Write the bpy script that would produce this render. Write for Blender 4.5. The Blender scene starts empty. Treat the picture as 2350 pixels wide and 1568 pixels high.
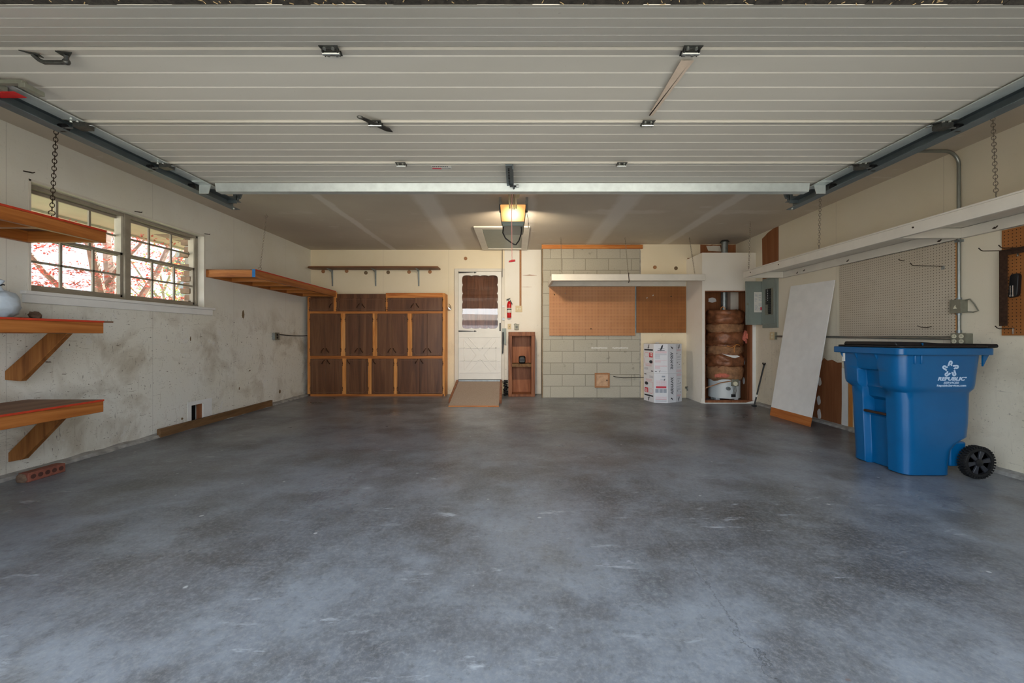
import bpy, bmesh, math, random
from mathutils import Vector, Matrix, noise
random.seed(7)
SC = bpy.context.scene
COL = SC.collection

# ------------------------------------------------------------------ camera
FPX, VX, VY, CH = 925.0, 1187.0, 773.0, 1.07      # focal length in pixels, vanishing point, eye height
cam_d = bpy.data.cameras.new('camera')
cam_d.sensor_width = 36.0
cam_d.lens = FPX / 2350.0 * 36.0
cam_d.shift_x = -(VX - 1175.0) / 2350.0
cam_d.shift_y = (VY - 784.0) / 2350.0
cam_d.clip_start = 0.02
cam = bpy.data.objects.new('camera', cam_d)
COL.objects.link(cam)
cam.location = (0, 0, CH)
cam.rotation_euler = (math.pi / 2, 0, 0)
SC.camera = cam

# ------------------------------------------------------------------ light
world = bpy.data.worlds.new('sky'); SC.world = world
world.use_nodes = True
_bg = world.node_tree.nodes['Background']
_bg.inputs['Color'].default_value = (0.78, 0.89, 1.0, 1)
_bg.inputs['Strength'].default_value = 1.4
SC.view_settings.view_transform = 'Standard'
SC.view_settings.look = 'None'
SC.view_settings.gamma = 1.0
SC.view_settings.use_curve_mapping = False
SC.view_settings.exposure = 0.50
def area_light(name, loc, target, sx, sy, power, color):
    d = bpy.data.lights.new(name, 'AREA'); d.shape = 'RECTANGLE'; d.size = sx; d.size_y = sy
    d.energy = power; d.color = color
    o = bpy.data.objects.new(name, d); COL.objects.link(o)
    o.location = loc
    o.rotation_euler = (Vector(target) - Vector(loc)).to_track_quat('-Z', 'Y').to_euler()
    return o
area_light('added_opening_fill', (-1.3, -2.4, 3.3), (1.2, 5.5, 0.9), 8.0, 2.6, 270, (0.82, 0.91, 1.0))  # added fill lamp outside the opening, lifts the side and back walls
sun_d = bpy.data.lights.new('sun', 'SUN'); sun_d.energy = 25.0; sun_d.angle = 0.02; sun_d.color = (1.0, 0.95, 0.88)
sun = bpy.data.objects.new('sun', sun_d); COL.objects.link(sun)
sun.rotation_euler = Vector((-0.35, -0.75, -0.85)).to_track_quat('-Z', 'Y').to_euler()   # from behind the house: no direct sun inside

# ------------------------------------------------------------------ helpers
def X(px, Y): return (px - VX) * Y / FPX
def Z(py, Y): return CH - (py - VY) * Y / FPX
XL, XR, ZC = -3.853, 3.83, 2.69                    # left wall, right wall, ceiling
YB, YK = 7.52, 7.07                                # back wall, nearer block part of it
def LW(px): return -XL * FPX / (VX - px)           # depth along the left wall
def RW(px): return XR * FPX / (px - VX)            # depth along the right wall
def s2l(c):
    c /= 255.0
    return c / 12.92 if c <= 0.04045 else ((c + 0.055) / 1.055) ** 2.4
def C(r, g, b): return (s2l(r), s2l(g), s2l(b), 1.0)

class G:
    def __init__(s): s.v = []; s.f = []; s.m = []
    def add(s, vs, fs, m=0):
        o = len(s.v); s.v += [Vector(p) for p in vs]
        for f in fs: s.f.append([o + i for i in f]); s.m.append(m)
        return s
    def box(s, x0, y0, z0, x1, y1, z1, m=0):
        x0, x1 = min(x0, x1), max(x0, x1); y0, y1 = min(y0, y1), max(y0, y1); z0, z1 = min(z0, z1), max(z0, z1)
        return s.add([(x0,y0,z0),(x1,y0,z0),(x1,y1,z0),(x0,y1,z0),(x0,y0,z1),(x1,y0,z1),(x1,y1,z1),(x0,y1,z1)],
            [(0,3,2,1),(4,5,6,7),(0,1,5,4),(1,2,6,5),(2,3,7,6),(3,0,4,7)], m)
    def prism(s, poly, ext, m=0):
        n = len(poly); e = Vector(ext); a = [Vector(p) for p in poly]
        fs = [tuple(range(n - 1, -1, -1)), tuple(range(n, 2 * n))]
        fs += [(i, (i + 1) % n, n + (i + 1) % n, n + i) for i in range(n)]
        return s.add(a + [p + e for p in a], fs, m)
    def tube(s, pts, r, n=8, m=0, closed=False):
        pts = [Vector(p) for p in pts]; k = len(pts); rings = []
        rr = r if isinstance(r, (list, tuple)) else [r] * k
        prev = None; vs = []
        for i, p in enumerate(pts):
            a = pts[i - 1] if (i > 0 or closed) else p
            b = pts[(i + 1) % k] if (i < k - 1 or closed) else p
            t = (b - a).normalized() if (b - a).length > 1e-9 else Vector((0, 0, 1))
            if prev is None:
                u = t.orthogonal().normalized()
            else:
                u = prev - t * prev.dot(t)
                u = u.normalized() if u.length > 1e-6 else t.orthogonal().normalized()
            prev = u; w = t.cross(u)
            for j in range(n):
                q = 2 * math.pi * j / n
                vs.append(p + (u * math.cos(q) + w * math.sin(q)) * rr[i])
        fs = []
        for i in range(k if closed else k - 1):
            i2 = (i + 1) % k
            for j in range(n):
                j2 = (j + 1) % n
                fs.append((i * n + j, i * n + j2, i2 * n + j2, i2 * n + j))
        if not closed:
            fs.append(tuple(range(n - 1, -1, -1))); fs.append(tuple((k - 1) * n + j for j in range(n)))
        return s.add(vs, fs, m)
    def cyl(s, p0, p1, r0, r1=None, n=16, m=0):
        return s.tube([p0, p1], [r0, r0 if r1 is None else r1], n, m)
    def lathe(s, prof, c, n=24, m=0, ax=(0, 0, 1), caps=True):
        ax = Vector(ax).normalized(); u = ax.orthogonal().normalized(); w = ax.cross(u); c = Vector(c)
        vs = []
        for r, z in prof:
            for j in range(n):
                q = 2 * math.pi * j / n
                vs.append(c + ax * z + (u * math.cos(q) + w * math.sin(q)) * max(r, 1e-4))
        fs = []
        for i in range(len(prof) - 1):
            for j in range(n):
                j2 = (j + 1) % n
                fs.append((i * n + j, i * n + j2, (i + 1) * n + j2, (i + 1) * n + j))
        if caps:
            fs.append(tuple(range(n - 1, -1, -1))); k = len(prof) - 1
            fs.append(tuple(k * n + j for j in range(n)))
        return s.add(vs, fs, m)
    def torus(s, c, R, r, u, w, n=16, k=6, m=0, ry=None):
        u = Vector(u); w = Vector(w); c = Vector(c); ry = ry or R
        return s.tube([c + u * R * math.cos(2 * math.pi * i / n) + w * ry * math.sin(2 * math.pi * i / n) for i in range(n)], r, k, m, True)
    def stroke(s, pts, w, o, u, v, nrm, t, m=0):
        # flat ribbon along a 2-D polyline in the plane o + a*u + b*v, thickness t along nrm
        o, u, v, nrm = Vector(o), Vector(u), Vector(v), Vector(nrm)
        L, R = [], []
        for i, p in enumerate(pts):
            a = Vector(pts[max(i - 1, 0)]); b = Vector(pts[min(i + 1, len(pts) - 1)])
            d = (b - a).normalized(); q = Vector((-d.y, d.x)) * w / 2; p = Vector(p)
            L.append(p + q); R.append(p - q)
        P = L + R[::-1]
        f = lambda p, h: o + u * p.x + v * p.y + nrm * h
        n = len(pts); vs = [f(p, 0) for p in L] + [f(p, 0) for p in R] + [f(p, t) for p in L] + [f(p, t) for p in R]
        fs = []
        for i in range(n - 1):
            fs += [(i, i + 1, n + i + 1, n + i), (2*n + i, 3*n + i, 3*n + i + 1, 2*n + i + 1),
                   (i, 2*n + i, 2*n + i + 1, i + 1), (n + i, n + i + 1, 3*n + i + 1, 3*n + i)]
        fs += [(0, n, 3*n, 2*n), (n - 1, 3*n - 1, 4*n - 1, 2*n - 1)]
        return s.add(vs, fs, m)
    def blob(s, c, r, seed=0, amp=0.25, n=12, k=8, m=0, fr=1.6):
        c = Vector(c); rx, ry, rz = r if isinstance(r, (list, tuple)) else (r, r, r)
        vs = []
        for i in range(k + 1):
            th = math.pi * i / k
            for j in range(n):
                ph = 2 * math.pi * j / n
                d = Vector((math.sin(th) * math.cos(ph), math.sin(th) * math.sin(ph), math.cos(th)))
                q = 1 + amp * noise.noise(d * fr + Vector((seed * 3.7, seed, 0)))
                vs.append(c + Vector((d.x * rx, d.y * ry, d.z * rz)) * q)
        fs = [(i * n + j, (i + 1) * n + j, (i + 1) * n + (j + 1) % n, i * n + (j + 1) % n) for i in range(k) for j in range(n)]
        return s.add(vs, fs, m)

BASE = {}
def mesh_from(g, mats, base, name, bevel=0, smooth=True, ang=35):
    me = bpy.data.meshes.new(name)
    b = Vector(base)
    me.from_pydata([tuple(p - b) for p in g.v], [], g.f)
    bm = bmesh.new(); bm.from_mesh(me)
    bmesh.ops.remove_doubles(bm, verts=bm.verts, dist=1e-6)
    bmesh.ops.recalc_face_normals(bm, faces=bm.faces)
    bm.to_mesh(me); bm.free()
    if not isinstance(mats, (list, tuple)): mats = [mats]
    for mt in mats: me.materials.append(mt)
    if len(me.polygons) == len(g.m):
        me.polygons.foreach_set('material_index', g.m)
    if smooth:
        me.polygons.foreach_set('use_smooth', [True] * len(me.polygons))
        me.set_sharp_from_angle(angle=math.radians(ang))
    me.update()
    return me
def _bev(o, w):
    if w:
        md = o.modifiers.new('bevel', 'BEVEL'); md.width = w; md.segments = 2; md.limit_method = 'ANGLE'; md.angle_limit = math.radians(40)
def tag(o, label=None, cat=None, group=None, kind=None):
    if label: o['label'] = label
    if cat: o['category'] = cat
    if group: o['group'] = group
    if kind: o['kind'] = kind
    return o
def thing(name, loc, label, cat, group=None, kind=None):
    o = bpy.data.objects.new(name, None); COL.objects.link(o)
    o.empty_display_size = 0.1; o.location = loc; BASE[o.name] = Vector(loc)
    return tag(o, label, cat, group, kind)
SPLIT = {'lens_rim', 'hanging_strap', 'furring', 'bolt', 'socket', 'drive_chain', 'adhesive_blob', 'adhesive_dab', 'gouge', 'rust_scratch', 'paint_smear', 'soffit_vent', 'toggle', 'rim_rib', 'paint_patch', 'panel_bead', 'cross_rail', 'raised_panel', 'tube', 'slot', 'bit', 'sticker_print'}
def pieces(g):
    p = list(range(len(g.v)))
    def find(i):
        while p[i] != i: p[i] = p[p[i]]; i = p[i]
        return i
    for f in g.f:
        for i in f[1:]: p[find(i)] = find(f[0])
    out = {}
    for f, m in zip(g.f, g.m): out.setdefault(find(f[0]), []).append((f, m))
    res = []
    for fl in out.values():
        ids = sorted({i for f, _ in fl for i in f}); mp_ = {i: k for k, i in enumerate(ids)}
        q = G(); q.v = [g.v[i] for i in ids]; q.f = [[mp_[i] for i in f] for f, _ in fl]; q.m = [m for _, m in fl]; res.append(q)
    return res
def part(name, g, mats, parent, bevel=0, label=None, smooth=True, ang=35, split=False):
    if split or name in SPLIT:
        for q in pieces(g): o = _part(name, q, mats, parent, bevel, label, smooth, ang)
        return o
    return _part(name, g, mats, parent, bevel, label, smooth, ang)
def _part(name, g, mats, parent, bevel=0, label=None, smooth=True, ang=35):
    b = BASE[parent.name]
    o = bpy.data.objects.new(name, mesh_from(g, mats, b, name, smooth=smooth, ang=ang)); COL.objects.link(o)
    o.parent = parent; BASE[o.name] = b; _bev(o, bevel)
    if label: o['label'] = label
    return o
def solo(name, g, mats, loc, label, cat, group=None, kind=None, bevel=0, smooth=True, ang=35):
    o = bpy.data.objects.new(name, mesh_from(g, mats, loc, name, smooth=smooth, ang=ang)); COL.objects.link(o)
    o.location = loc; BASE[o.name] = Vector(loc); _bev(o, bevel)
    return tag(o, label, cat, group, kind)
def copy_tree(o, parent=None):
    c = o.copy(); COL.objects.link(c)
    if parent: c.parent = parent
    for ch in list(o.children): copy_tree(ch, c)
    return c
def text_mesh(name, body, size, mat, parent, o, u, v, bold=0.0, shear=0.0, align='CENTER', width=None, ext=0.0006, label=None):
    """lettering as a mesh: o = world point of the baseline anchor, u/v = reading and up directions"""
    cu = bpy.data.curves.new(name, 'FONT'); cu.body = body; cu.size = size; cu.align_x = align
    cu.offset = bold; cu.shear = shear; cu.extrude = ext; cu.resolution_u = 3
    t = bpy.data.objects.new(name + '_curve', cu); COL.objects.link(t)
    dg = bpy.context.evaluated_depsgraph_get(); dg.update()
    me = bpy.data.meshes.new_from_object(t.evaluated_get(dg))
    bpy.data.objects.remove(t); bpy.data.curves.remove(cu)
    xs = [q.co.x for q in me.vertices]
    k = 1.0
    if width and xs: k = width / (max(xs) - min(xs))
    u, v, o = Vector(u).normalized(), Vector(v).normalized(), Vector(o); n = u.cross(v)
    b = BASE[parent.name]
    for q in me.vertices:
        q.co = o + u * q.co.x * k + v * q.co.y + n * q.co.z - b
    me.materials.clear(); me.materials.append(mat); me.name = name
    ob = bpy.data.objects.new(name, me); COL.objects.link(ob); ob.parent = parent; BASE[ob.name] = b
    if label: ob['label'] = label
    return ob

# ------------------------------------------------------------------ materials
class NT:
    def __init__(s, name):
        s.mat = bpy.data.materials.new(name); s.mat.use_nodes = True
        s.t = s.mat.node_tree; s.b = s.t.nodes['Principled BSDF']; s.co = None
    def n(s, t, **kw):
        nd = s.t.nodes.new(t)
        for k, v in kw.items():
            if k.startswith('i_'):
                nd.inputs[k[2:].replace('_', ' ')].default_value = v
            else: setattr(nd, k, v)
        return nd
    def l(s, a, b): s.t.links.new(a, b)
    def obj(s):
        if s.co is None: s.co = s.n('ShaderNodeTexCoord').outputs['Object']
        return s.co
    def scaled(s, sc, loc=(0, 0, 0), rot=(0, 0, 0)):
        m = s.n('ShaderNodeMapping'); m.inputs['Scale'].default_value = sc; m.inputs['Location'].default_value = loc
        m.inputs['Rotation'].default_value = rot
        s.l(s.obj(), m.inputs['Vector']); return m.outputs['Vector']
    def noise(s, scale, vec=None, detail=4, rough=0.55, dist=0.0):
        nd = s.n('ShaderNodeTexNoise'); nd.inputs['Scale'].default_value = scale; nd.inputs['Detail'].default_value = detail
        nd.inputs['Roughness'].default_value = rough; nd.inputs['Distortion'].default_value = dist
        s.l(vec if vec is not None else s.obj(), nd.inputs['Vector']); return nd.outputs['Fac']
    def ramp(s, fac, stops, interp='LINEAR'):
        r = s.n('ShaderNodeValToRGB'); r.color_ramp.interpolation = interp
        e = r.color_ramp.elements
        while len(e) > 1: e.remove(e[-1])
        for i, (p, c) in enumerate(stops):
            if i == 0: e[0].position = p; el = e[0]
            else: el = e.new(p)
            el.color = c if len(c) == 4 else (*c, 1)
        s.l(fac, r.inputs['Fac']); return r.outputs['Color']
    def step(s, fac, a, b):
        return s.ramp(fac, [(a, (0, 0, 0, 1)), (b, (1, 1, 1, 1))])
    def mix(s, fac, a, b, mode='MIX'):
        m = s.n('ShaderNodeMix', data_type='RGBA', blend_type=mode)
        for sock, val in ((m.inputs[0], fac), (m.inputs[6], a), (m.inputs[7], b)):
            if hasattr(val, 'links'): s.l(val, sock)
            else: sock.default_value = val
        return m.outputs[2]
    def math(s, op, a, b=0.0, c=0.0):
        m = s.n('ShaderNodeMath', operation=op)
        for sock, val in zip(m.inputs, (a, b, c)):
            if hasattr(val, 'links'): s.l(val, sock)
            else: sock.default_value = val
        return m.outputs[0]
    def sep(s, vec=None):
        q = s.n('ShaderNodeSeparateXYZ'); s.l(vec if vec is not None else s.obj(), q.inputs[0]); return q.outputs
    def bump(s, h, strength=0.2, dist=0.01):
        b = s.n('ShaderNodeBump'); b.inputs['Strength'].default_value = strength; b.inputs['Distance'].default_value = dist
        s.l(h, b.inputs['Height']); s.l(b.outputs['Normal'], s.b.inputs['Normal'])
    def set(s, col=None, rough=None, metal=None, spec=None):
        for k, v in (('Base Color', col), ('Roughness', rough), ('Metallic', metal), ('Specular IOR Level', spec)):
            if v is None: continue
            if hasattr(v, 'links'): s.l(v, s.b.inputs[k])
            else: s.b.inputs[k].default_value = v
        return s.mat
def plain(name, col, rough=0.5, metal=0.0, var=0.12, scale=14, bump=0.0, spec=0.4):
    t = NT(name)
    d = tuple(c * (1 - var) for c in col[:3]) + (1,); h = tuple(min(1, c * (1 + var)) for c in col[:3]) + (1,)
    f = t.noise(scale)
    t.set(t.ramp(f, [(0.3, d), (0.7, h)]), rough, metal, spec)
    if bump: t.bump(t.noise(scale * 4), bump, 0.004)
    return t.mat
def wood(name, dark, mid, light, axis='x', rough=0.5, scale=1.0, knots=True, spec=0.3):
    t = NT(name)
    st = {'x': (0.6, 9, 9), 'y': (9, 0.6, 9), 'z': (9, 9, 0.6)}[axis]
    st = tuple(a * scale for a in st)
    v = t.scaled(st)
    f = t.noise(1.6, v, 5, 0.6, 1.2)
    fine = t.noise(9, v, 3, 0.6)
    col = t.ramp(f, [(0.30, dark), (0.5, mid), (0.72, light)])
    col = t.mix(t.math('MULTIPLY', t.step(fine, 0.5, 0.75), 0.35), col, dark)
    if knots:
        k = t.scaled(tuple(a * 0.33 for a in st), (3.1, 1.7, 5.3))
        vo = t.n('ShaderNodeTexVoronoi'); vo.inputs['Scale'].default_value = 1.3; t.l(k, vo.inputs['Vector'])
        kn = t.ramp(vo.outputs['Distance'], [(0.05, (1, 1, 1, 1)), (0.16, (0, 0, 0, 1))])
        col = t.mix(t.math('MULTIPLY', kn, 0.7), col, tuple(c * 0.45 for c in dark[:3]) + (1,))
    t.set(col, rough, 0, spec)
    t.bump(fine, 0.12, 0.003)
    return t.mat
def wall_mat(name, base, dirt_amt=1.0, seam=False, hand=(0.0, 1.45), axis=1):
    """painted drywall: blotchy paint, scuffs and scratches, more of them within reach of tools"""
    t = NT(name)
    big = t.noise(0.9, None, 3, 0.6)
    warm = (base[0] * 0.95, base[1] * 0.93, base[2] * 0.87, 1)
    col = t.ramp(big, [(0.35, base), (0.7, warm)])
    x, y, z = t.sep()
    reach = t.math('MULTIPLY', t.math('SMOOTH_MIN', 1.0, t.math('MULTIPLY', t.math('SUBTRACT', hand[1] + 0.35, z), 2.2), 0.2), 1.0)
    reach = t.math('MAXIMUM', reach, 0.12)
    def lay(scale, vec, a, b, c, amt, detail=3, rg=0.6):
        nonlocal col
        m = t.step(t.noise(scale, vec, detail, rg, 0.4), a, b)
        m = t.math('MULTIPLY', t.math('MULTIPLY', m, reach), amt * dirt_amt)
        col = t.mix(m, col, c)
    lay(2.2, None, 0.50, 0.70, C(150, 130, 98), 0.55, 5)
    lay(44, None, 0.69, 0.73, C(88, 72, 58), 0.8, 2)
    lay(13, t.scaled((1, 1, 3.0), (4, 2, 1), (0.6, 0.3, 0.2)), 0.69, 0.72, C(104, 86, 70), 0.7, 3)
    lay(15, t.scaled((1.0, 4.5, 0.7), (1, 7, 3), (0.9, 0.2, 0.5)), 0.69, 0.72, C(112, 104, 98), 0.65, 2)
    lay(95, None, 0.69, 0.74, C(110, 96, 80), 0.6, 1)
    lay(34, t.scaled((1, 1, 0.12), (3, 3, 3)), 0.62, 0.75, C(176, 164, 146), 0.4, 3)
    lay(26, t.scaled((1.0, 0.35, 5.0), (2, 9, 4), (1.1, 0.1, 0.0)), 0.70, 0.73, C(96, 76, 60), 0.7, 2)
    lay(5.5, t.scaled((1, 1, 1), (9, 3, 2)), 0.66, 0.69, C(232, 232, 230), 0.5, 4)
    if seam:
        for pos in seam:
            co = (x, y, z)[axis]
            d = t.math('ABSOLUTE', t.math('SUBTRACT', co, pos))
            ln = t.ramp(d, [(0.0015, (1, 1, 1, 1)), (0.004, (0, 0, 0, 1))])
            col = t.mix(t.math('MULTIPLY', ln, 0.28), col, C(100, 90, 76))
    t.set(col, 0.55, 0, 0.3)
    t.bump(t.noise(60, None, 3), 0.08, 0.003)
    return t.mat

M = {}
CREAM = C(226, 214, 188); WHITE = C(226, 224, 218)
M['wall_left'] = wall_mat('painted_wall_scuffed', C(238, 237, 230), 1.0, (3.04, 4.26, 5.48, 6.7), (0, 1.25), 1)
M['wall_right'] = wall_mat('painted_wall_right', C(232, 224, 206), 0.5, (2.4, 3.62, 4.84, 6.06), (0, 1.0), 1)
M['wall_back'] = wall_mat('cream_painted_wall', C(244, 232, 206), 0.35, (-2.5, -1.28), (0, 1.0), 0)
M['wall_white'] = wall_mat('white_painted_board', C(244, 241, 234), 0.35, None, (0, 1.2), 0)
M['closet'] = wall_mat('white_painted_closet', C(242, 238, 230), 0.25, None, (0, 1.2), 0)
def ceiling_mat():
    t = NT('unpainted_ceiling_drywall')
    x, y, z = t.sep()
    w = t.math('MULTIPLY', t.math('SUBTRACT', t.noise(2.2, None, 4, 0.7), 0.5), 0.28)
    col = t.ramp(t.noise(0.8, None, 4), [(0.35, C(204, 192, 176)), (0.7, C(216, 206, 190))])
    for pos, wd in ((-2.30, 0.05), (-1.08, 0.14), (0.10, 0.12), (1.32, 0.13), (2.56, 0.08)):
        d = t.math('ABSOLUTE', t.math('ADD', t.math('SUBTRACT', x, pos), t.math('MULTIPLY', w, 0.35)))
        m = t.ramp(d, [(wd * 0.7, (1, 1, 1, 1)), (wd * 1.25, (0, 0, 0, 1))])
        col = t.mix(t.math('MULTIPLY', m, 0.75), col, C(234, 228, 220))
    d = t.math('ABSOLUTE', t.math('ADD', t.math('SUBTRACT', y, 5.25), w))
    m = t.math('MULTIPLY', t.ramp(d, [(0.05, (1, 1, 1, 1)), (0.1, (0, 0, 0, 1))]), t.step(t.noise(1.3), 0.48, 0.6))
    col = t.mix(t.math('MULTIPLY', m, 0.5), col, C(232, 224, 214))
    sp = t.step(t.noise(5, t.scaled((0.5, 1.5, 1))), 0.66, 0.7)
    col = t.mix(t.math('MULTIPLY', sp, 0.4), col, C(232, 226, 218))
    t.set(col, 0.85, 0, 0.15)
    return t.mat
M['ceiling'] = ceiling_mat()
def floor_mat(name='worn_concrete', lightness=1.0):
    t = NT(name)
    k = lambda r, g, b: tuple(c * lightness for c in C(r, g, b)[:3]) + (1,)
    big = t.noise(0.7, None, 8, 0.66, 0.15)
    col = t.ramp(big, [(0.38, k(104, 105, 109)), (0.47, k(132, 136, 144)), (0.55, k(158, 165, 176)), (0.64, k(136, 137, 139))])
    med = t.noise(2.6, t.scaled((1, 1.5, 1), (4, 4, 0)), 8, 0.72, 0.1)
    col = t.mix(t.math('MULTIPLY', t.step(med, 0.50, 0.68), 0.42), col, k(180, 189, 200))
    col = t.mix(t.math('MULTIPLY', t.step(t.noise(1.6, t.scaled((1, 1, 1), (5, 8, 0)), 5, 0.65), 0.50, 0.64), 0.55), col, k(86, 82, 78))
    fine = t.noise(48, None, 6, 0.8)
    col = t.mix(t.math('MULTIPLY', t.step(fine, 0.46, 0.66), 0.42), col, k(196, 198, 198))
    col = t.mix(t.math('MULTIPLY', t.step(t.noise(21, t.scaled((1, 1, 1), (3, 3, 0)), 6, 0.8), 0.52, 0.66), 0.40), col, k(84, 84, 84))
    # chalky paint smears and spatters
    sm = t.math('MULTIPLY', t.step(t.noise(4.2, t.scaled((0.7, 2.4, 1), (2, 2, 0), (0, 0, 0.4)), 7, 0.72, 0.3), 0.60, 0.68), t.step(t.noise(0.7, t.scaled((1, 1, 1), (8, 1, 0))), 0.46, 0.54))
    col = t.mix(t.math('MULTIPLY', sm, 0.75), col, k(214, 220, 228))
    vo = t.n('ShaderNodeTexVoronoi'); vo.inputs['Scale'].default_value = 6.5; vo.inputs['Randomness'].default_value = 1.0; t.l(t.obj(), vo.inputs['Vector'])
    wn = t.n('ShaderNodeTexNoise'); wn.inputs['Scale'].default_value = 40
    dot = t.math('ADD', vo.outputs['Distance'], t.math('MULTIPLY', t.math('SUBTRACT', t.noise(45, None, 2), 0.5), 0.07))
    pick = t.step(t.sep(vo.outputs['Color'])[0], 0.70, 0.72)
    col = t.mix(t.math('MULTIPLY', t.math('MULTIPLY', t.ramp(dot, [(0.055, (1, 1, 1, 1)), (0.08, (0, 0, 0, 1))]), pick), 0.85), col, k(222, 224, 226))
    rust = t.math('MULTIPLY', t.step(t.noise(6, t.scaled((1, 1, 1), (3, 3, 3)), 4, 0.7), 0.71, 0.76), 0.7)
    col = t.mix(rust, col, k(140, 96, 76))
    rg = t.ramp(t.noise(1.1, t.scaled((1, 1, 1), (1, 5, 0)), 5), [(0.35, (0.27, 0.27, 0.27, 1)), (0.7, (0.46, 0.46, 0.46, 1))])
    # hairline crack wandering through the slab near the opening
    x, y, z = t.sep()
    cr = t.math('ABSOLUTE', t.math('SUBTRACT', t.math('SUBTRACT', x, 0.80), t.math('MULTIPLY', t.math('SUBTRACT', t.noise(2.3, None, 6, 0.7), 0.5), 0.55)))
    cm = t.math('MULTIPLY', t.ramp(cr, [(0.0015, (1, 1, 1, 1)), (0.005, (0, 0, 0, 1))]), t.ramp(t.math('DIVIDE', y, 4.0), [(0.50, (1, 1, 1, 1)), (0.62, (0, 0, 0, 1))]))
    col = t.mix(t.math('MULTIPLY', cm, 0.55), col, k(60, 60, 62))
    t.set(col, rg, 0, 0.5)
    t.bump(fine, 0.12, 0.004)
    return t.mat
M['floor'] = floor_mat('worn_concrete', 0.60)
M['drive'] = plain('driveway_concrete', C(196, 192, 184), 0.8, 0, 0.08, 3)
def door_steel():
    t = NT('enamelled_door_steel')
    col = t.ramp(t.noise(1.2, t.scaled((0.5, 2, 2))), [(0.3, C(192, 187, 175)), (0.7, C(203, 198, 187))])
    sp = t.step(t.noise(55, None, 2), 0.74, 0.77)
    col = t.mix(t.math('MULTIPLY', sp, 0.4), col, C(160, 152, 138))
    t.set(col, 0.42, 0, 0.45)
    t.bump(t.noise(140, None, 2), 0.06, 0.002)
    return t.mat
M['door_steel'] = door_steel()
M['galv'] = plain('galvanised_steel', C(150, 158, 160), 0.42, 0.75, 0.16, 22, 0.05)
M['strut'] = plain('bright_galvanised_strut', C(206, 214, 212), 0.38, 0.55, 0.08, 18)
M['track'] = plain('dull_galvanised_track', C(118, 128, 132), 0.5, 0.7, 0.12, 9)
M['hinge'] = plain('dark_oiled_steel', C(92, 92, 88), 0.45, 0.8, 0.25, 60)
M['bolt'] = plain('zinc_bolt', C(196, 198, 192), 0.3, 0.9, 0.1, 60)
M['chain'] = plain('dull_chain_steel', C(160, 150, 136), 0.5, 0.75, 0.2, 60)
M['chain_dark'] = plain('rusty_dark_chain', C(70, 58, 48), 0.6, 0.6, 0.2, 60)
M['black'] = plain('black_plastic', C(26, 26, 28), 0.45, 0, 0.2, 30)
M['spoke'] = plain('smooth_black_plastic', C(50, 52, 58), 0.28, 0, 0.1, 30)
M['black_rubber'] = plain('black_rubber', C(22, 22, 23), 0.7, 0, 0.3, 40)
M['seal'] = plain('dirty_rubber_seal', C(44, 40, 34), 0.9, 0, 0.6, 60, 0.4)
M['red'] = plain('red_plastic', C(196, 30, 34), 0.45, 0, 0.08, 20)
M['red_enamel'] = plain('red_enamel', C(200, 22, 28), 0.25, 0, 0.06, 20, 0, 0.6)
M['redpaint'] = plain('red_painted_edge', C(190, 60, 34), 0.55, 0, 0.15, 20)
M['bluepaint'] = plain('blue_painted_end', C(28, 116, 186), 0.55, 0, 0.1, 20)
M['white'] = plain('white_paint', C(240, 240, 238), 0.5, 0, 0.04, 8)
M['whitew'] = plain('white_painted_wood', C(226, 221, 210), 0.5, 0, 0.05, 6, 0.05)
M['doorwhite'] = plain('white_door_enamel', C(236, 235, 230), 0.4, 0, 0.03, 6)
M['paper'] = plain('paper_label', C(222, 220, 212), 0.6, 0, 0.04, 20)
M['ivory'] = plain('ivory_plastic', C(214, 196, 156), 0.45, 0, 0.05, 30)
M['panelgrey'] = plain('grey_green_enamel', C(138, 148, 142), 0.38, 0.1, 0.05, 8)
M['boxgrey'] = plain('painted_steel_box', C(138, 138, 124), 0.45, 0.4, 0.1, 30)
M['rope'] = plain('pink_cord', C(232, 160, 150), 0.7, 0, 0.05, 30)
M['emt'] = plain('steel_conduit', C(150, 154, 150), 0.36, 0.8, 0.1, 12)
M['pine_x'] = wood('pine_along_x', C(168, 92, 40), C(204, 130, 66), C(222, 156, 92), 'x')
M['pine_z'] = wood('pine_along_z', C(186, 112, 52), C(214, 146, 78), C(228, 170, 106), 'z')
M['pine_y'] = wood('pine_along_y', C(150, 82, 36), C(184, 108, 50), C(202, 130, 70), 'y')
M['fir_y'] = wood('stained_fir_along_y', C(128, 72, 30), C(168, 100, 46), C(190, 122, 64), 'y', 0.42)
M['fir_x'] = wood('stained_fir_along_x', C(142, 82, 36), C(182, 114, 56), C(204, 138, 76), 'x', 0.42)
M['brace'] = wood('weathered_brace', C(112, 66, 30), C(160, 104, 54), C(184, 128, 72), 'z', 0.6, 0.8)
M['ply'] = wood('plywood_face', C(112, 82, 62), C(138, 104, 80), C(156, 122, 96), 'y', 0.65, 0.5, False)
M['old2x4'] = wood('weathered_two_by_four', C(88, 64, 42), C(122, 92, 62), C(140, 108, 76), 'y', 0.75)
M['walnut'] = wood('brown_stained_shelf_board', C(86, 54, 34), C(124, 82, 54), C(146, 102, 70), 'x', 0.5)
M['cabdoor'] = wood('dark_stained_plywood', C(72, 43, 25), C(100, 63, 39), C(124, 86, 56), 'z', 0.36, 0.6, False, 0.5)
M['cabline'] = plain('routed_groove', C(116, 86, 64), 0.5, 0, 0.1, 20)
M['bookcase'] = wood('reddish_brown_wood', C(92, 52, 32), C(136, 84, 54), C(158, 106, 72), 'z', 0.5)
M['bookback'] = wood('swirled_plywood', C(104, 56, 32), C(160, 100, 64), C(184, 124, 86), 'z', 0.5, 0.5)
M['bronze'] = plain('antique_bronze', C(70, 46, 32), 0.35, 0.7, 0.4, 80)
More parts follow.
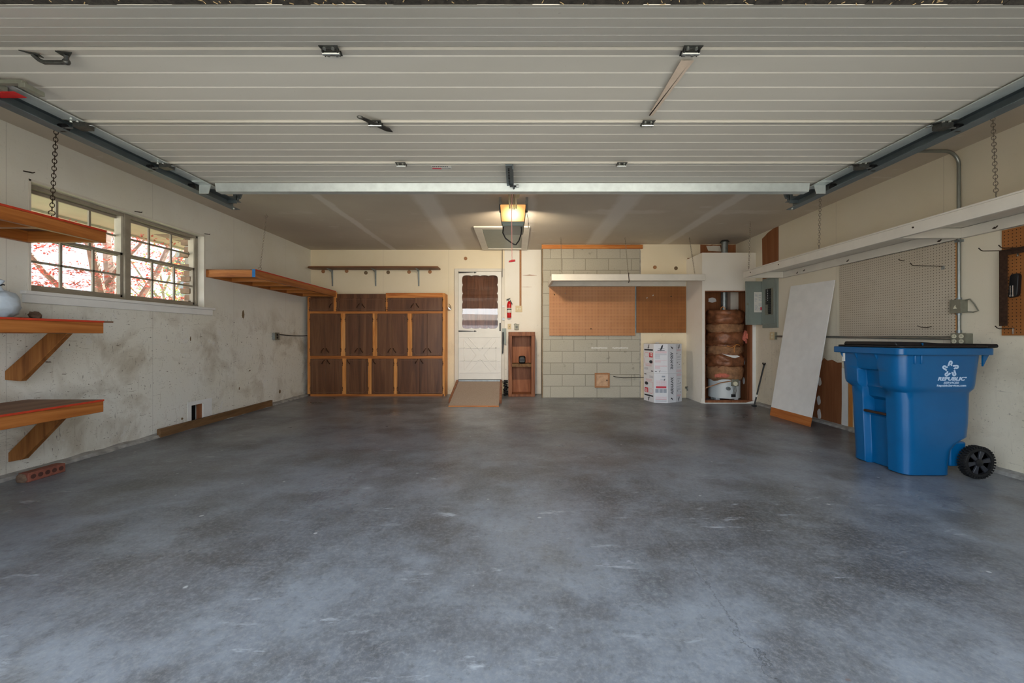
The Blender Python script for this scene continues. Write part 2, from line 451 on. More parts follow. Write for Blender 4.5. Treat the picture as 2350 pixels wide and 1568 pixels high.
M['brownboard'] = wood('brown_wallboard', C(126, 76, 46), C(148, 94, 60), C(164, 110, 74), 'z', 0.7, 0.5, False)
M['studwood'] = wood('closet_stud', C(112, 66, 42), C(140, 88, 58), C(158, 104, 72), 'z', 0.65)
M['carpet'] = plain('flat_grey_brown_carpet', C(164, 148, 136), 0.95, 0, 0.25, 120, 0.4)
M['plug'] = plain('wooden_plug', C(170, 122, 84), 0.6, 0, 0.15, 50)
M['plug_dark'] = plain('grey_wooden_plug', C(124, 104, 78), 0.6, 0, 0.15, 50)
M['rustmetal'] = plain('rust_spotted_plate', C(196, 160, 128), 0.6, 0.1, 0.25, 14)
M['rust'] = plain('rust_streak', C(172, 132, 108), 0.7, 0, 0.15, 20)
M['rustfaint'] = plain('faint_rust_stain', C(204, 184, 164), 0.6, 0, 0.08, 20)
M['straw'] = plain('dry_straw', C(150, 128, 92), 0.8, 0, 0.2, 20)
M['rustdark'] = plain('rusted_tool_steel', C(70, 52, 42), 0.55, 0.5, 0.35, 40)
M['conc_edge'] = plain('rough_concrete_ledge', C(160, 158, 154), 0.9, 0, 0.35, 14, 0.5)
M['corehole'] = plain('dusty_brick_core', C(84, 52, 44), 0.9, 0, 0.2, 30)
M['dark'] = plain('dark_void', C(22, 18, 16), 0.9, 0, 0.2, 20)
M['brickred'] = plain('red_brown_brick', C(138, 82, 66), 0.85, 0, 0.2, 26, 0.4)
M['extbrick'] = plain('tan_house_brick', C(150, 126, 106), 0.85, 0, 0.2, 16, 0.3)
M['mortar'] = plain('mortar', C(190, 186, 178), 0.9, 0, 0.1, 30)
M['soffit'] = plain('cream_soffit', C(188, 188, 168), 0.7, 0, 0.05, 6)
M['alu'] = plain('weathered_window_frame', C(160, 152, 138), 0.5, 0.15, 0.12, 10)
M['alulight'] = plain('pale_window_track', C(206, 200, 184), 0.5, 0.1, 0.08, 10)
M['bin'] = plain('blue_bin_plastic', C(0, 88, 142), 0.30, 0, 0.05, 9, 0.02, 0.5)
M['binprint'] = plain('pale_printed_ink', C(186, 208, 232), 0.6, 0, 0.02, 9)
M['tank'] = plain('heater_tank_enamel', C(214, 222, 224), 0.35, 0, 0.03, 9)
M['insul'] = plain('brown_foil_insulation', C(134, 86, 58), 0.36, 0.1, 0.5, 11, 0.9)
M['insul2'] = plain('kraft_insulation_edge', C(160, 118, 84), 0.7, 0, 0.35, 16, 0.6)
M['pink'] = plain('pink_fibreglass', C(216, 124, 104), 0.95, 0, 0.15, 40, 0.6)
M['box_card'] = plain('white_carton', C(226, 228, 234), 0.55, 0, 0.02, 12)
M['ink'] = plain('dark_ink', C(40, 44, 54), 0.6, 0, 0.05, 20)
M['inkgrey'] = plain('grey_ink', C(158, 166, 180), 0.6, 0, 0.05, 20)
M['inkred'] = plain('red_ink', C(206, 62, 78), 0.6, 0, 0.05, 20)
M['inkpink'] = plain('pale_red_ink', C(226, 168, 178), 0.6, 0, 0.05, 20)
M['stone'] = plain('grey_brown_stone', C(124, 100, 82), 0.85, 0, 0.3, 40, 0.4)
M['bag'] = plain('clouded_plastic_bag', C(208, 222, 236), 0.3, 0, 0.1, 12, 0.4)
M['bark'] = plain('maple_bark', C(142, 128, 114), 0.9, 0, 0.3, 12, 0.4)
M['leaf_red'] = plain('red_maple_leaf', C(222, 116, 106), 0.6, 0, 0.35, 3)
M['leaf_green'] = plain('spring_green_leaf', C(178, 196, 120), 0.6, 0, 0.25, 2)
M['grass'] = plain('lawn_grass', C(120, 126, 88), 0.9, 0, 0.2, 4)
M['siding'] = plain('pale_grey_siding', C(150, 152, 162), 0.6, 0, 0.04, 4)
M['roof'] = plain('grey_shingle', C(150, 148, 146), 0.8, 0, 0.15, 8)
M['chrome'] = plain('chromed_steel', C(216, 216, 212), 0.18, 1.0, 0.05, 20)
M['gauge'] = plain('cream_dial', C(226, 222, 196), 0.5, 0, 0.05, 20)
M['blockpaint'] = plain('white_paint_smear', C(214, 214, 208), 0.7, 0, 0.08, 20)

def block_mat():
    t = NT('concrete_block_wall')
    x, y, z = t.sep()
    cb = t.n('ShaderNodeCombineXYZ'); t.l(t.math('ADD', x, 0.024), cb.inputs[0]); t.l(t.math('ADD', z, 0.0), cb.inputs[1])
    br = t.n('ShaderNodeTexBrick', offset=0.5, offset_frequency=2, squash=1.0)
    t.l(cb.outputs[0], br.inputs['Vector'])
    for k, v in (('Scale', 1.0), ('Brick Width', 0.4064), ('Row Height', 0.2032), ('Mortar Size', 0.006), ('Mortar Smooth', 0.3), ('Bias', 0.0)):
        br.inputs[k].default_value = v
    br.inputs['Color1'].default_value = C(186, 182, 168); br.inputs['Color2'].default_value = C(178, 174, 160); br.inputs['Mortar'].default_value = C(146, 141, 128)
    col = br.outputs['Color']
    col = t.mix(t.math('MULTIPLY', t.step(t.noise(1.4, None, 4), 0.45, 0.7), 0.3), col, C(196, 194, 184))
    col = t.mix(t.math('MULTIPLY', t.step(t.noise(70, None, 3), 0.5, 0.7), 0.25), col, C(126, 120, 106))
    col = t.mix(t.math('MULTIPLY', t.step(t.noise(7, t.scaled((1, 1, 1), (2, 0, 4)), 3), 0.66, 0.72), 0.4), col, C(112, 108, 98))
    t.set(col, 0.9, 0, 0.2)
    t.bump(t.math('ADD', t.math('MULTIPLY', br.outputs['Fac'], -1.0), t.math('MULTIPLY', t.noise(90), 0.3)), 0.45, 0.006)
    return t.mat
M['block'] = block_mat()
def peg_mat(name, col1, col2, hole, plane, grain=0.0, off=(0, 0), pitch=0.0254, rad=0.15):
    t = NT(name)
    x, y, z = t.sep()
    a = (x if plane == 'xz' else y)
    fa = t.math('SUBTRACT', t.math('FRACT', t.math('DIVIDE', t.math('ADD', a, 10 + off[0]), pitch)), 0.5)
    fz = t.math('SUBTRACT', t.math('FRACT', t.math('DIVIDE', t.math('ADD', z, 10 + off[1]), pitch)), 0.5)
    d = t.math('SQRT', t.math('ADD', t.math('MULTIPLY', fa, fa), t.math('MULTIPLY', fz, fz)))
    m = t.ramp(d, [(rad * 0.85, (1, 1, 1, 1)), (rad * 1.2, (0, 0, 0, 1))])
    col = t.ramp(t.noise(2.2, None, 4), [(0.35, col1), (0.7, col2)])
    if grain:
        g = t.noise(3, t.scaled((20, 20, 0.6)), 4)
        col = t.mix(t.math('MULTIPLY', t.step(g, 0.45, 0.7), grain), col, tuple(c * 0.6 for c in col1[:3]) + (1,))
    col = t.mix(t.math('MULTIPLY', t.step(t.noise(4, t.scaled((1, 1, 1), (3, 5, 2)), 3), 0.60, 0.72), 0.35), col, tuple(c * 0.75 for c in col2[:3]) + (1,))
    col = t.mix(m, col, hole)
    t.set(col, 0.5, 0, 0.35)
    return t.mat
M['peg_tan'] = peg_mat('tan_pegboard', C(196, 142, 100), C(184, 128, 84), C(64, 38, 22), 'xz')
M['peg_brown'] = peg_mat('brown_grained_pegboard', C(164, 108, 60), C(148, 94, 50), C(70, 42, 22), 'xz', 0.35)
M['peg_white'] = peg_mat('off_white_pegboard', C(200, 190, 172), C(192, 180, 160), C(74, 60, 48), 'yz', 0, (0, 0), 0.0254, 0.14)
M['peg_right'] = peg_mat('orange_brown_pegboard', C(172, 112, 60), C(150, 94, 48), C(56, 34, 18), 'yz', 0.35)
def glass_mat(name, tint, gloss=0.08, rough=0.02):
    t = NT(name); nt = t.t
    tr = t.n('ShaderNodeBsdfTransparent'); tr.inputs[0].default_value = tint
    gl = t.n('ShaderNodeBsdfGlossy'); gl.inputs['Roughness'].default_value = rough; gl.inputs['Color'].default_value = (1, 1, 1, 1)
    lw = t.n('ShaderNodeLayerWeight'); lw.inputs['Blend'].default_value = 0.5
    mx = t.n('ShaderNodeMixShader')
    t.l(t.math('ADD', t.math('MULTIPLY', t.math('POWER', lw.outputs['Facing'], 5.0), 0.7), gloss), mx.inputs[0]); t.l(tr.outputs[0], mx.inputs[1]); t.l(gl.outputs[0], mx.inputs[2])
    t.l(mx.outputs[0], nt.nodes['Material Output'].inputs['Surface'])
    return t.mat
M['glass'] = glass_mat('window_glass', (0.96, 0.97, 0.97, 1), 0.02)
M['stormglass'] = glass_mat('storm_door_glass', (0.9, 0.9, 0.9, 1), 0.05)
def lamp_mat():
    t = NT('glowing_lamp_lens')
    t.set(C(200, 170, 120), 0.4)
    x, y, z = t.sep(); em = t.n('ShaderNodeMath', operation='MULTIPLY'); em.inputs[1].default_value = 1.7
    r2 = t.math('SQRT', t.math('ADD', t.math('POWER', t.math('DIVIDE', x, 0.145), 2.0), t.math('POWER', t.math('DIVIDE', t.math('SUBTRACT', z, 0.125), 0.13), 2.0)))
    t.l(t.ramp(r2, [(0.25, C(255, 236, 186)), (0.7, C(250, 200, 120)), (1.0, C(236, 158, 84))]), t.b.inputs['Emission Color'])
    t.l(t.ramp(r2, [(0.2, (1, 1, 1, 1)), (1.0, (0.42, 0.42, 0.42, 1))]), em.inputs[0])
    t.l(em.outputs[0], t.b.inputs['Emission Strength'])
    return t.mat
M['lens'] = lamp_mat()

O0 = (0, 0, 0)
def struct(name, g, mats, label, cat, bevel=0, smooth=True):
    return solo(name, g, mats, O0, label, cat, None, 'structure', bevel, smooth)

# ------------------------------------------------------------------ the shell
YF = 0.80                                         # inner face of the front wall; the opening is at YF
struct('floor', G().box(XL - 0.15, YF - 0.2, -0.12, XR + 0.15, YB + 0.15, 0), M['floor'], 'worn grey concrete garage floor with chalky smears', 'floor')
struct('trim_1', G().box(-60, -60, -0.14, 60, YF - 0.2, -0.02), M['drive'], 'pale concrete driveway outside the open garage', 'driveway')
struct('ceiling', G().box(XL - 0.15, YF - 0.2, ZC, XR + 0.15, YB + 0.15, ZC + 0.1), M['ceiling'], 'bare taupe drywall ceiling with taped joints', 'ceiling')
# left wall with the window opening
WY0, WY1, WZ0, WZ1 = 3.174, 4.97, 1.425, 2.318
g = G(); x0, x1 = XL - 0.12, XL
HY0, HY1, HZ0, HZ1 = LW(439), LW(467), 0.03, 0.255        # rough hole near the floor
g.box(x0, YF, 0.012, x1, WY0, ZC); g.box(x0, WY1, HZ1, x1, YB, ZC); g.box(x0, WY0, WZ1, x1, WY1, ZC)
g.box(x0, WY0, HZ1, x1, WY1, WZ0); g.box(x0, WY0, 0.012, x1, HY0, HZ1); g.box(x0, HY1, 0.012, x1, YB, HZ1)
wl = struct('wall_left', g, M['wall_left'], 'scuffed off-white left wall with window', 'wall')
g = G()
for a, b, c, d in ((LW(430), HY0, 0.03, 0.30), (HY1, LW(486), 0.03, 0.30), (HY0, HY1, HZ1, 0.30)): g.box(XL, a, c, XL + 0.003, b, d)
part('paint_patch', g, M['white'], wl, label='clean white painted patch around the hole')
part('hole_back', G().box(XL - 0.11, HY0, HZ0, XL - 0.10, HY1, HZ1), M['dark'], wl, label='dark cavity')
part('hole_panel', G().box(XL - 0.035, (HY0 + HY1) / 2 + 0.025, HZ0, XL - 0.02, HY1, HZ1), M['brownboard'], wl, label='brown board inside the hole')
g = G()                                                    # torn paper and gouges on the left wall
for (px, py, w, h, sd) in ((558, 722, 0.05, 0.11, 3), (437, 778, 0.018, 0.05, 5), (573, 851, 0.04, 0.015, 8), (549, 892, 0.02, 0.035, 2), (418, 961, 0.03, 0.03, 1), (642, 899, 0.05, 0.06, 7)):
    y = LW(px); zz = Z(py, y); n = 9
    g.prism([(XL, y + w / 2 * math.cos(6.283 * i / n) * (1 + 0.5 * noise.noise(Vector((i * 1.3, sd, 0)))), zz + h / 2 * math.sin(6.283 * i / n) * (1 + 0.5 * noise.noise(Vector((sd, i * 1.7, 2))))) for i in range(n)], (0.002, 0, 0))
part('gouge', g, M['plug_dark'], wl, label='small torn gouges')
# right wall
wr = struct('wall_right', G().box(XR, YF, 0.012, XR + 0.12, YB, ZC), M['wall_right'], 'beige right wall with torn patch and shelf', 'wall')
pts = [(5.35, 0.03), (5.30, 0.45), (5.17, 0.60), (5.08, 0.74), (5.03, 0.805), (4.97, 0.775), (4.90, 0.79), (4.82, 0.76), (4.756, 0.765), (4.75, 0.4), (4.765, 0.03)]
wp = part('torn_patch', G().prism([(XR - 0.004, y, z) for y, z in pts], (0.003, 0, 0)), M['brownboard'], wr, label='bare brown board where the drywall is torn away')
g = G()
for px, py, a, b in ((1882, 876, 0.028, 0.055), (1880, 919, 0.03, 0.06), (1881, 951, 0.03, 0.07)):
    y = RW(px); zz = Z(py, y)
    g.prism([(XR - 0.007, y + a * math.cos(i * 0.5236) * (1 + 0.2 * math.sin(i * 2.1)), zz + b * math.sin(i * 0.5236)) for i in range(12)], (0.004, 0, 0))
part('adhesive_blob', g, M['white'], wp, label='dried white adhesive dabs')
part('bare_strip', G().prism([(XR - 0.004, y, z) for y, z in ((4.75, .03), (4.752, .70), (4.66, .70), (4.655, .3), (4.66, .03))], (0.003, 0, 0)), M['white'], wr, label='white strip beside the torn patch')
part('stained_strip', G().prism([(XR - 0.004, y, z) for y, z in ((4.66, .03), (4.66, .62), (4.60, .62), (4.60, .03))], (0.003, 0, 0)), M['pine_z'], wr, label='rust stained strip beside the torn patch')
part('bare_strip', G().prism([(XR - 0.004, y, z) for y, z in ((6.285, 1.93), (6.30, 2.60), (6.22, 2.63), (6.15, 2.66), (6.02, 2.688), (5.905, 2.688), (5.905, 1.93))], (0.003, 0, 0)), M['brownboard'], wr, label='bare dark brown strip above the shelf')
# back wall, left part, with the door opening
g = G()
DX0, DX1, DZ0, DZ1 = -1.11, -0.29, 0.26, 2.295
g.box(XL - 0.12, YB, 0, DX0, YB + 0.12, ZC); g.box(DX1, YB, 0, 0.60, YB + 0.12, ZC)
g.box(DX0, YB, 0, DX1, YB + 0.12, DZ0); g.box(DX0, YB, DZ1, DX1, YB + 0.12, ZC)
wb = struct('wall_back', g, M['wall_back'], 'cream back wall behind cabinets and door', 'wall')
part('white_panel', G().box(X(1158, YB), YB - 0.012, 0.01, 0.443, YB, ZC), M['wall_white'], wb, label='white painted panel right of the door')
g = G()
for px0, px1, py, h in ((1199, 1232, 632, 0.016), (1197, 1221, 659, 0.008)):
    x0, x1 = X(px0, YB), X(px1, YB); zz = Z(py, YB); n = 8
    up = [(x0 + (x1 - x0) * i / n, YB - 0.013, zz + h * (0.5 + 0.5 * noise.noise(Vector((i * 0.9, px0, 0)))) * math.sin(math.pi * (i + 0.5) / (n + 1))) for i in range(n + 1)]
    dn = [(p[0], p[1], zz - h * 0.4 * math.sin(math.pi * (i + 0.5) / (n + 1))) for i, p in enumerate(up)]
    g.prism(up + dn[::-1], (0, -0.001, 0))
part('rust_scratch', g, M['rust'], wb, label='rusty scratches')
# nearer right part: block wall and yellow wall
XB0, XB1 = 0.443, X(1469.5, YK)
g = G().box(XB0, YK, 0, XB1, YB + 0.12, ZC)
wk = struct('wall_block', g, M['block'], 'grey concrete block wall section behind the pegboard', 'wall')
g = G()
for px0, px1, py, sd in ((1357, 1394, 799, 1), (1405, 1441, 799, 4)):
    x0, x1 = X(px0, YK), X(px1, YK); zz = Z(py, YK); n = 14
    up = [(x0 + (x1 - x0) * i / n, YK - 0.0015, zz + 0.012 + 0.014 * noise.noise(Vector((i * 0.7, sd, 0)))) for i in range(n + 1)]
    dn = [(p[0], p[1], zz - 0.010 + 0.014 * noise.noise(Vector((i * 0.7, sd, 5)))) for i, p in enumerate(up)]
    g.prism(up + dn[::-1], (0, 0.001, 0))
part('paint_smear', g, M['blockpaint'], wk, label='white paint smears on the blocks')
g = G(); n = 30                                            # ragged drywall edge along the block wall's left side
lf = [(XB0 + 0.004 + 0.016 * abs(noise.noise(Vector((i * 0.8, 1, 0)))), YK - 0.004, ZC * i / n) for i in range(n + 1)]
g.prism([(XB0 - 0.012, YK - 0.004, 0), *lf, (XB0 - 0.012, YK - 0.004, ZC)], (0, 0.02, 0))
part('ragged_edge', g, M['plug_dark'], wk, label='ragged brown edge of broken drywall')
part('sealant_seam', G().box(XB1 - 0.012, YK - 0.004, 0, XB1 + 0.004, YK, Z(575, YK)), M['conc_edge'], wk)
part('top_plate', G().box(X(1243, YK), YK - 0.03, Z(571.5, YK), X(1474, YK), YK + 0.005, Z(562.5, YK)), M['pine_x'], wk, 0.002, label='raw orange timber along the top of the blocks')
wy = struct('wall_far', G().box(XB1, YK, 0, XR + 0.12, YB + 0.12, ZC), M['wall_back'], 'cream wall section between block wall and heater closet', 'wall')
g = G(); n = 16
up = [(X(1607, YK) + (X(1692, YK) - X(1607, YK)) * i / n, YK - 0.006, ZC - 0.004 - 0.02 * abs(noise.noise(Vector((i * 0.6, 2, 0))))) for i in range(n + 1)]
dn = [(p[0], p[1], 2.50 + 0.06 * noise.noise(Vector((i * 0.35, 9, 0)))) for i, p in enumerate(up)]
g.prism(up + dn[::-1], (0, 0.005, 0))
tp = part('torn_patch', g, M['brownboard'], wy, label='bare brown patch above the heater closet')
part('drywall_paper', G().prism([(p[0] * 1.0 + 0.02, YK - 0.009, p[2] - 0.02) for p in up[2:9]] + [(X(1655, YK), YK - 0.009, 2.56), (X(1625, YK), YK - 0.009, 2.575)], (0, 0.003, 0)), M['whitew'], tp, label='torn white drywall paper')
# front wall around the opening
g = G()
g.box(XL - 0.15, YF - 0.2, 0, -2.5, YF, ZC); g.box(2.42, YF - 0.2, 0, XR + 0.15, YF, ZC); g.box(-2.5, YF - 0.2, 2.2, 2.42, YF, ZC)
struct('wall_front', g, M['wall_left'], 'front wall around the garage opening', 'wall')
# rough concrete ledges at the wall feet
def ledge(xa, xb, y0, y1, sd):
    g = G(); n = 90; top = []; 
    for i in range(n):
        y = y0 + (y1 - y0) * i / (n - 1); w = 0.075 + 0.02 * noise.noise(Vector((y * 5, sd, 0))) + 0.012 * noise.noise(Vector((y * 17, sd, 3)))
        h = 0.022 + 0.012 * noise.noise(Vector((y * 6, sd, 7)))
        s_ = 1 if xb > xa else -1
        top.append([(xa, y, 0), (xa, y, h + 0.012), (xa + s_ * w * 0.75, y, h), (xa + s_ * w, y, 0)])
    vs = [p for r in top for p in r]
    fs = [(i * 4 + j, i * 4 + j + 1, i * 4 + j + 5, i * 4 + j + 4) for i in range(n - 1) for j in range(3)] + [(0, 1, 2, 3), ((n-1)*4, (n-1)*4+1, (n-1)*4+2, (n-1)*4+3)]
    return g.add(vs, fs)
struct('baseboard_left', ledge(XL, XL + 1, YF, YB, 1), M['conc_edge'], 'rough concrete ledge along the left wall foot', 'ledge')
struct('baseboard_right', ledge(XR, XR - 1, YF, 6.4, 2), M['conc_edge'], 'rough concrete ledge along the right wall foot', 'ledge')

# ------------------------------------------------------------------ window with two sashes side by side
win = thing('window_1', (XL, (WY0 + WY1) / 2, WZ0), 'double sliding-sash window in the left wall', 'window', kind='structure')
g = G(); t = 0.018
g.box(XL - 0.12, WY0 - 0.001, WZ0, XL + 0.006, WY0 + t, WZ1); g.box(XL - 0.12, WY1 - t, WZ0, XL + 0.006, WY1, WZ1); g.box(XL - 0.12, WY0, WZ1 - t, XL + 0.006, WY1, WZ1)
part('window_jamb', g, M['whitew'], win, 0.002)
g = G().box(XL - 0.10, WY0 - 0.05, WZ0 - 0.022, XL + 0.045, WY1 + 0.12, WZ0 + 0.006).box(XL, WY0 - 0.04, WZ0 - 0.088, XL + 0.026, WY1 + 0.10, WZ0 - 0.022)
part('window_sill', g, M['white'], win, 0.004, label='white sill board with apron')
XW = -3.945; WM0, WM1 = 4.025, 4.085
g = G(); f = 0.03
g.box(XW - 0.06, WY0 + t, WZ0, XW + 0.02, WY0 + t + f, WZ1 - t); g.box(XW - 0.06, WY1 - t - f, WZ0, XW + 0.02, WY1 - t, WZ1 - t)
g.box(XW - 0.06, WM0, WZ0, XW + 0.03, WM1, WZ1 - t); g.box(XW - 0.06, WY0, WZ1 - t - 0.03, XW + 0.02, WY1, WZ1 - t)
g.box(XW - 0.06, WY0, WZ0, XW + 0.025, WY1, WZ0 + 0.035)
part('window_frame', g, M['alu'], win, 0.002)
zm = 1.888
for (a, b) in ((WY0 + t + f, WM0), (WM1, WY1 - t - f)):
    for up in (0, 1):
        xx = XW - 0.045 if up else XW - 0.01
        z0, z1 = (zm - 0.012, WZ1 - t - 0.03) if up else (WZ0 + 0.035, zm + 0.018)
        w = 0.022; g = G()
        g.box(xx - 0.012, a, z0, xx + 0.012, a + w, z1); g.box(xx - 0.012, b - w, z0, xx + 0.012, b, z1)
        g.box(xx - 0.012, a, z0, xx + 0.012, b, z0 + (0.03 if not up else 0.022)); g.box(xx - 0.012, a, z1 - 0.026, xx + 0.012, b, z1)
        for k in (1, 2):
            yy = a + (b - a) * k / 3; g.box(xx - 0.008, yy - 0.009, z0, xx + 0.008, yy + 0.009, z1)
        zz = (z0 + z1) / 2; g.box(xx - 0.008, a, zz - 0.009, xx + 0.008, b, zz + 0.009)
        sa = part('sash', g, M['alu'], win, 0.0015)
        part('pane', G().box(xx - 0.0015, a + 0.01, z0 + 0.01, xx + 0.0015, b - 0.01, z1 - 0.01), M['glass'], sa, label='clear glass of one sash')
    g = G().box(XW - 0.055, b - 0.024, zm + 0.02, XW + 0.012, b, WZ1 - t - 0.03)
    part('sash_track', g, M['alulight'], win, label='pale sash track')
# brick return, soffit and ground outside the window
g = G(); k = 0; z = 1.30
while z < 2.36:
    g.box(-4.10, 4.90 + (0.055 if k % 2 else 0.0) + 0.012 * math.sin(k * 2.3), z, -3.99, 5.4, z + 0.062)
    z += 0.074; k += 1
ob = struct('trim_2', g, M['extbrick'], 'toothed tan brick edge outside the window', 'brickwork', 0.004)
part('mortar', G().box(-4.09, 4.965, 1.2, -3.995, 5.4, 2.36), M['mortar'], ob)
g = G().box(-4.92, -0.5, 2.372, -3.98, 9, 2.40).box(-4.95, -0.5, 2.35, -4.91, 9, 2.52)
so = struct('trim_3', g, M['soffit'], 'cream roof soffit above the window outside', 'soffit')
g = G()
for i in range(3): g.box(-4.62, 5.12 + 0.28 * i, 2.3695, -4.42, 5.34 + 0.28 * i, 2.373)
part('soffit_vent', g, M['hinge'], so, label='dark soffit vent')
struct('trim_4', G().box(-60, YF - 0.2, -0.2, -3.99, 60, -0.05), M['grass'], 'green lawn outside the window', 'lawn')
# ------------------------------------------------------------------ outside: maple, pale spring trees, house
def leaves(g, c, R, n, size, sd, flat=0.7):
    rnd = random.Random(sd)
    for _ in range(n):
        d = Vector((rnd.gauss(0, 1), rnd.gauss(0, 1), rnd.gauss(0, 1) * flat)); d = d.normalized() * (R * rnd.random() ** 0.5)
        p = Vector(c) + Vector((d.x, d.y, d.z * flat))
        u = Vector((rnd.uniform(-1, 1), rnd.uniform(-1, 1), rnd.uniform(-0.5, 0.5))).normalized()
        w = u.cross(Vector((rnd.uniform(-.4, .4), rnd.uniform(-.4, .4), 1))).normalized()
        s_ = size * rnd.uniform(0.6, 1.3)
        g.add([p - u * s_, p - w * s_ * 0.5, p + u * s_, p + w * s_ * 0.5], [(0, 1, 2, 3)])
mp = thing('maple_tree', (-6.0, 5.9, -0.05), 'red leaved maple tree right outside the window', 'tree')
g = G()
def limb(pts, r0, r1, n=7):
    k = len(pts); g.tube(pts, [r0 + (r1 - r0) * i / (k - 1) for i in range(k)], n)
limb([(-6.0, 5.9, -0.06), (-6.0, 5.85, 0.6), (-5.95, 5.8, 1.2), (-6.0, 5.95, 1.8), (-6.2, 6.1, 2.5), (-6.3, 6.3, 3.2)], 0.11, 0.05)
limb([(-5.95, 5.8, 1.1), (-5.75, 5.55, 1.7), (-5.6, 5.3, 2.2), (-5.5, 5.0, 2.9)], 0.08, 0.03)
limb([(-5.98, 5.85, 0.8), (-5.9, 6.2, 1.5), (-5.8, 6.5, 2.1), (-5.8, 6.8, 2.8)], 0.075, 0.03)
limb([(-5.95, 5.8, 1.2), (-6.1, 5.2, 1.9), (-6.1, 4.8, 2.4)], 0.05, 0.02)
limb([(-6.0, 5.9, -0.06), (-5.95, 5.6, 0.7), (-5.9, 5.3, 1.25), (-6.0, 5.0, 1.55), (-6.05, 4.85, 2.1), (-6.1, 4.7, 2.8)], 0.07, 0.03)
limb([(-5.8, 5.6, 1.65), (-5.6, 5.7, 2.1), (-5.45, 5.9, 2.5)], 0.04, 0.015)
part('trunk', g, M['bark'], mp)
g = G(); rnd = random.Random(4)
for i in range(190):
    a = rnd.uniform(0, 6.283); rr = 1.6 * math.sqrt(rnd.random())
    leaves(g, (-6.0 + rr * math.cos(a) * 0.8, 5.55 + rr * 1.25 * math.sin(a), rnd.uniform(1.15, 2.9)), 0.34, 84, 0.023, 100 + i, 0.26)
fo = part('foliage', g, M['leaf_red'], mp, smooth=False); fo['kind'] = 'stuff'
for i, (tx, ty, h, lab) in enumerate(((-9.5, 10.8, 3.2, 'pale green spring tree seen through the far window half'), (-11.5, 13.5, 4.0, 'pale green tree beside the grey neighbour house'), (-12.5, 8.5, 3.6, 'pale green tree behind the red maple'), (-10.5, 6.6, 2.4, 'low pale green tree behind the maple trunk'))):
    tr = thing('spring_tree', (tx, ty, -0.05), lab, 'tree', 'pale trees beyond the window')
    g = G()
    limb([(tx, ty, -0.06), (tx + 0.05, ty, h * 0.3), (tx, ty + 0.1, h * 0.55), (tx - 0.1, ty, h * 0.95)], 0.07, 0.02)
    for k in range(7):
        a = k * 0.95 + i; z0 = h * (0.28 + 0.07 * k)
        limb([(tx, ty, z0), (tx + 0.5 * math.cos(a), ty + 0.5 * math.sin(a), z0 + 0.4), (tx + 1.0 * math.cos(a), ty + 1.0 * math.sin(a), z0 + 1.0)], 0.035, 0.012, 5)
    part('trunk', g, M['bark'], tr)
    g = G(); rnd = random.Random(50 + i)
    for k in range(26):
        a = rnd.uniform(0, 6.283); rr = 1.3 * math.sqrt(rnd.random())
        leaves(g, (tx + rr * math.cos(a), ty + rr * math.sin(a), rnd.uniform(0.4, h)), 0.5, 34, 0.05, 500 + 40 * i + k, 0.7)
    fo = part('foliage', g, M['leaf_green'], tr, smooth=False); fo['kind'] = 'stuff'
hs = thing('house', (-11, 18, -0.05), 'pale grey neighbour house with gable roof seen through the window', 'house')
part('house_wall', G().prism([(-13.5, 16, -0.1), (-8.5, 16, -0.1), (-8.5, 16, 3.9), (-11.0, 16, 6.4), (-13.5, 16, 3.9)], (0, 5, 0)), M['siding'], hs)
g = G()
g.prism([(-13.8, 15.7, 3.6), (-11, 15.7, 6.4), (-8.2, 15.7, 3.6), (-8.2, 15.7, 3.8), (-11, 15.7, 6.62), (-13.8, 15.7, 3.8)], (0, 5.6, 0))
part('house_roof', g, M['roof'], hs)

# ------------------------------------------------------------------ overhead sectional door, open, with its tracks
HD = CH + 1.19                                    # underside height of the raised door
SY = [1.660, 2.224, 2.752, 3.215]                 # seams between sections
DXL, DXR = -2.46, 2.385
gd = thing('garage_door', (0, SY[0], HD), 'raised white ribbed steel sectional garage door overhead', 'garage door')
def section_profile(y0, y1, ribs):
    """saw-tooth underside: every rib steps down towards the opening"""
    ys = [y0] + ribs + [y1]; p = []
    for i in range(len(ys) - 1):
        a, b = ys[i], ys[i + 1]
        p += [(a + 0.001, 0.003 if i else -0.006), (b - 0.011, 0.003), (b - 0.006, 0.0075)]
    return p
def door_section(y0, y1, ribs, rot=0.0):
    prof = section_profile(y0 + 0.002, y1 - 0.002, ribs)
    pts = []
    for y, z in prof:
        d = y - y1 if rot else 0
        pts.append((y1 + d * math.cos(rot) + z * math.sin(rot) * 0, HD + d * math.sin(rot) + z * math.cos(rot)) if rot else (y, HD + z))
    if rot:
        top = [(y1, HD + 0.045), (y1 + (y0 - y1) * math.cos(rot), HD + 0.045 + (y0 - y1) * math.sin(rot))]
    else:
        top = [(y1, HD + 0.045), (y0, HD + 0.045)]
    poly = [(DXL, y, z) for y, z in pts + top]
    return G().prism(poly, (DXR - DXL, 0, 0))
ROT = math.radians(24.1)
ribs = lambda y0, y1: [y0 + (y1 - y0) * k for k in (0.10, 0.292, 0.481, 0.67, 0.84)]
ps = part('door_section', door_section(SY[0] - 0.533, SY[0], ribs(SY[0] - 0.533, SY[0]), ROT), M['door_steel'], gd, smooth=False, label='tilted bottom section of the door')
yb, zb = SY[0] - 0.533 * math.cos(ROT), HD - 0.533 * math.sin(ROT)
g = G(); n = 60
for i in range(n):
    xa = DXL + (DXR - DXL) * i / n; xb = DXL + (DXR - DXL) * (i + 1) / n; q = 0.004 * noise.noise(Vector((i * 0.7, 0, 0)))
    g.box(xa, yb - 0.07, zb - 0.004 + q, xb + 0.001, yb + 0.001, zb + 0.045)
part('bottom_seal', g, M['seal'], gd, label='dirty dark bottom seal')
g = G(); rnd = random.Random(3)
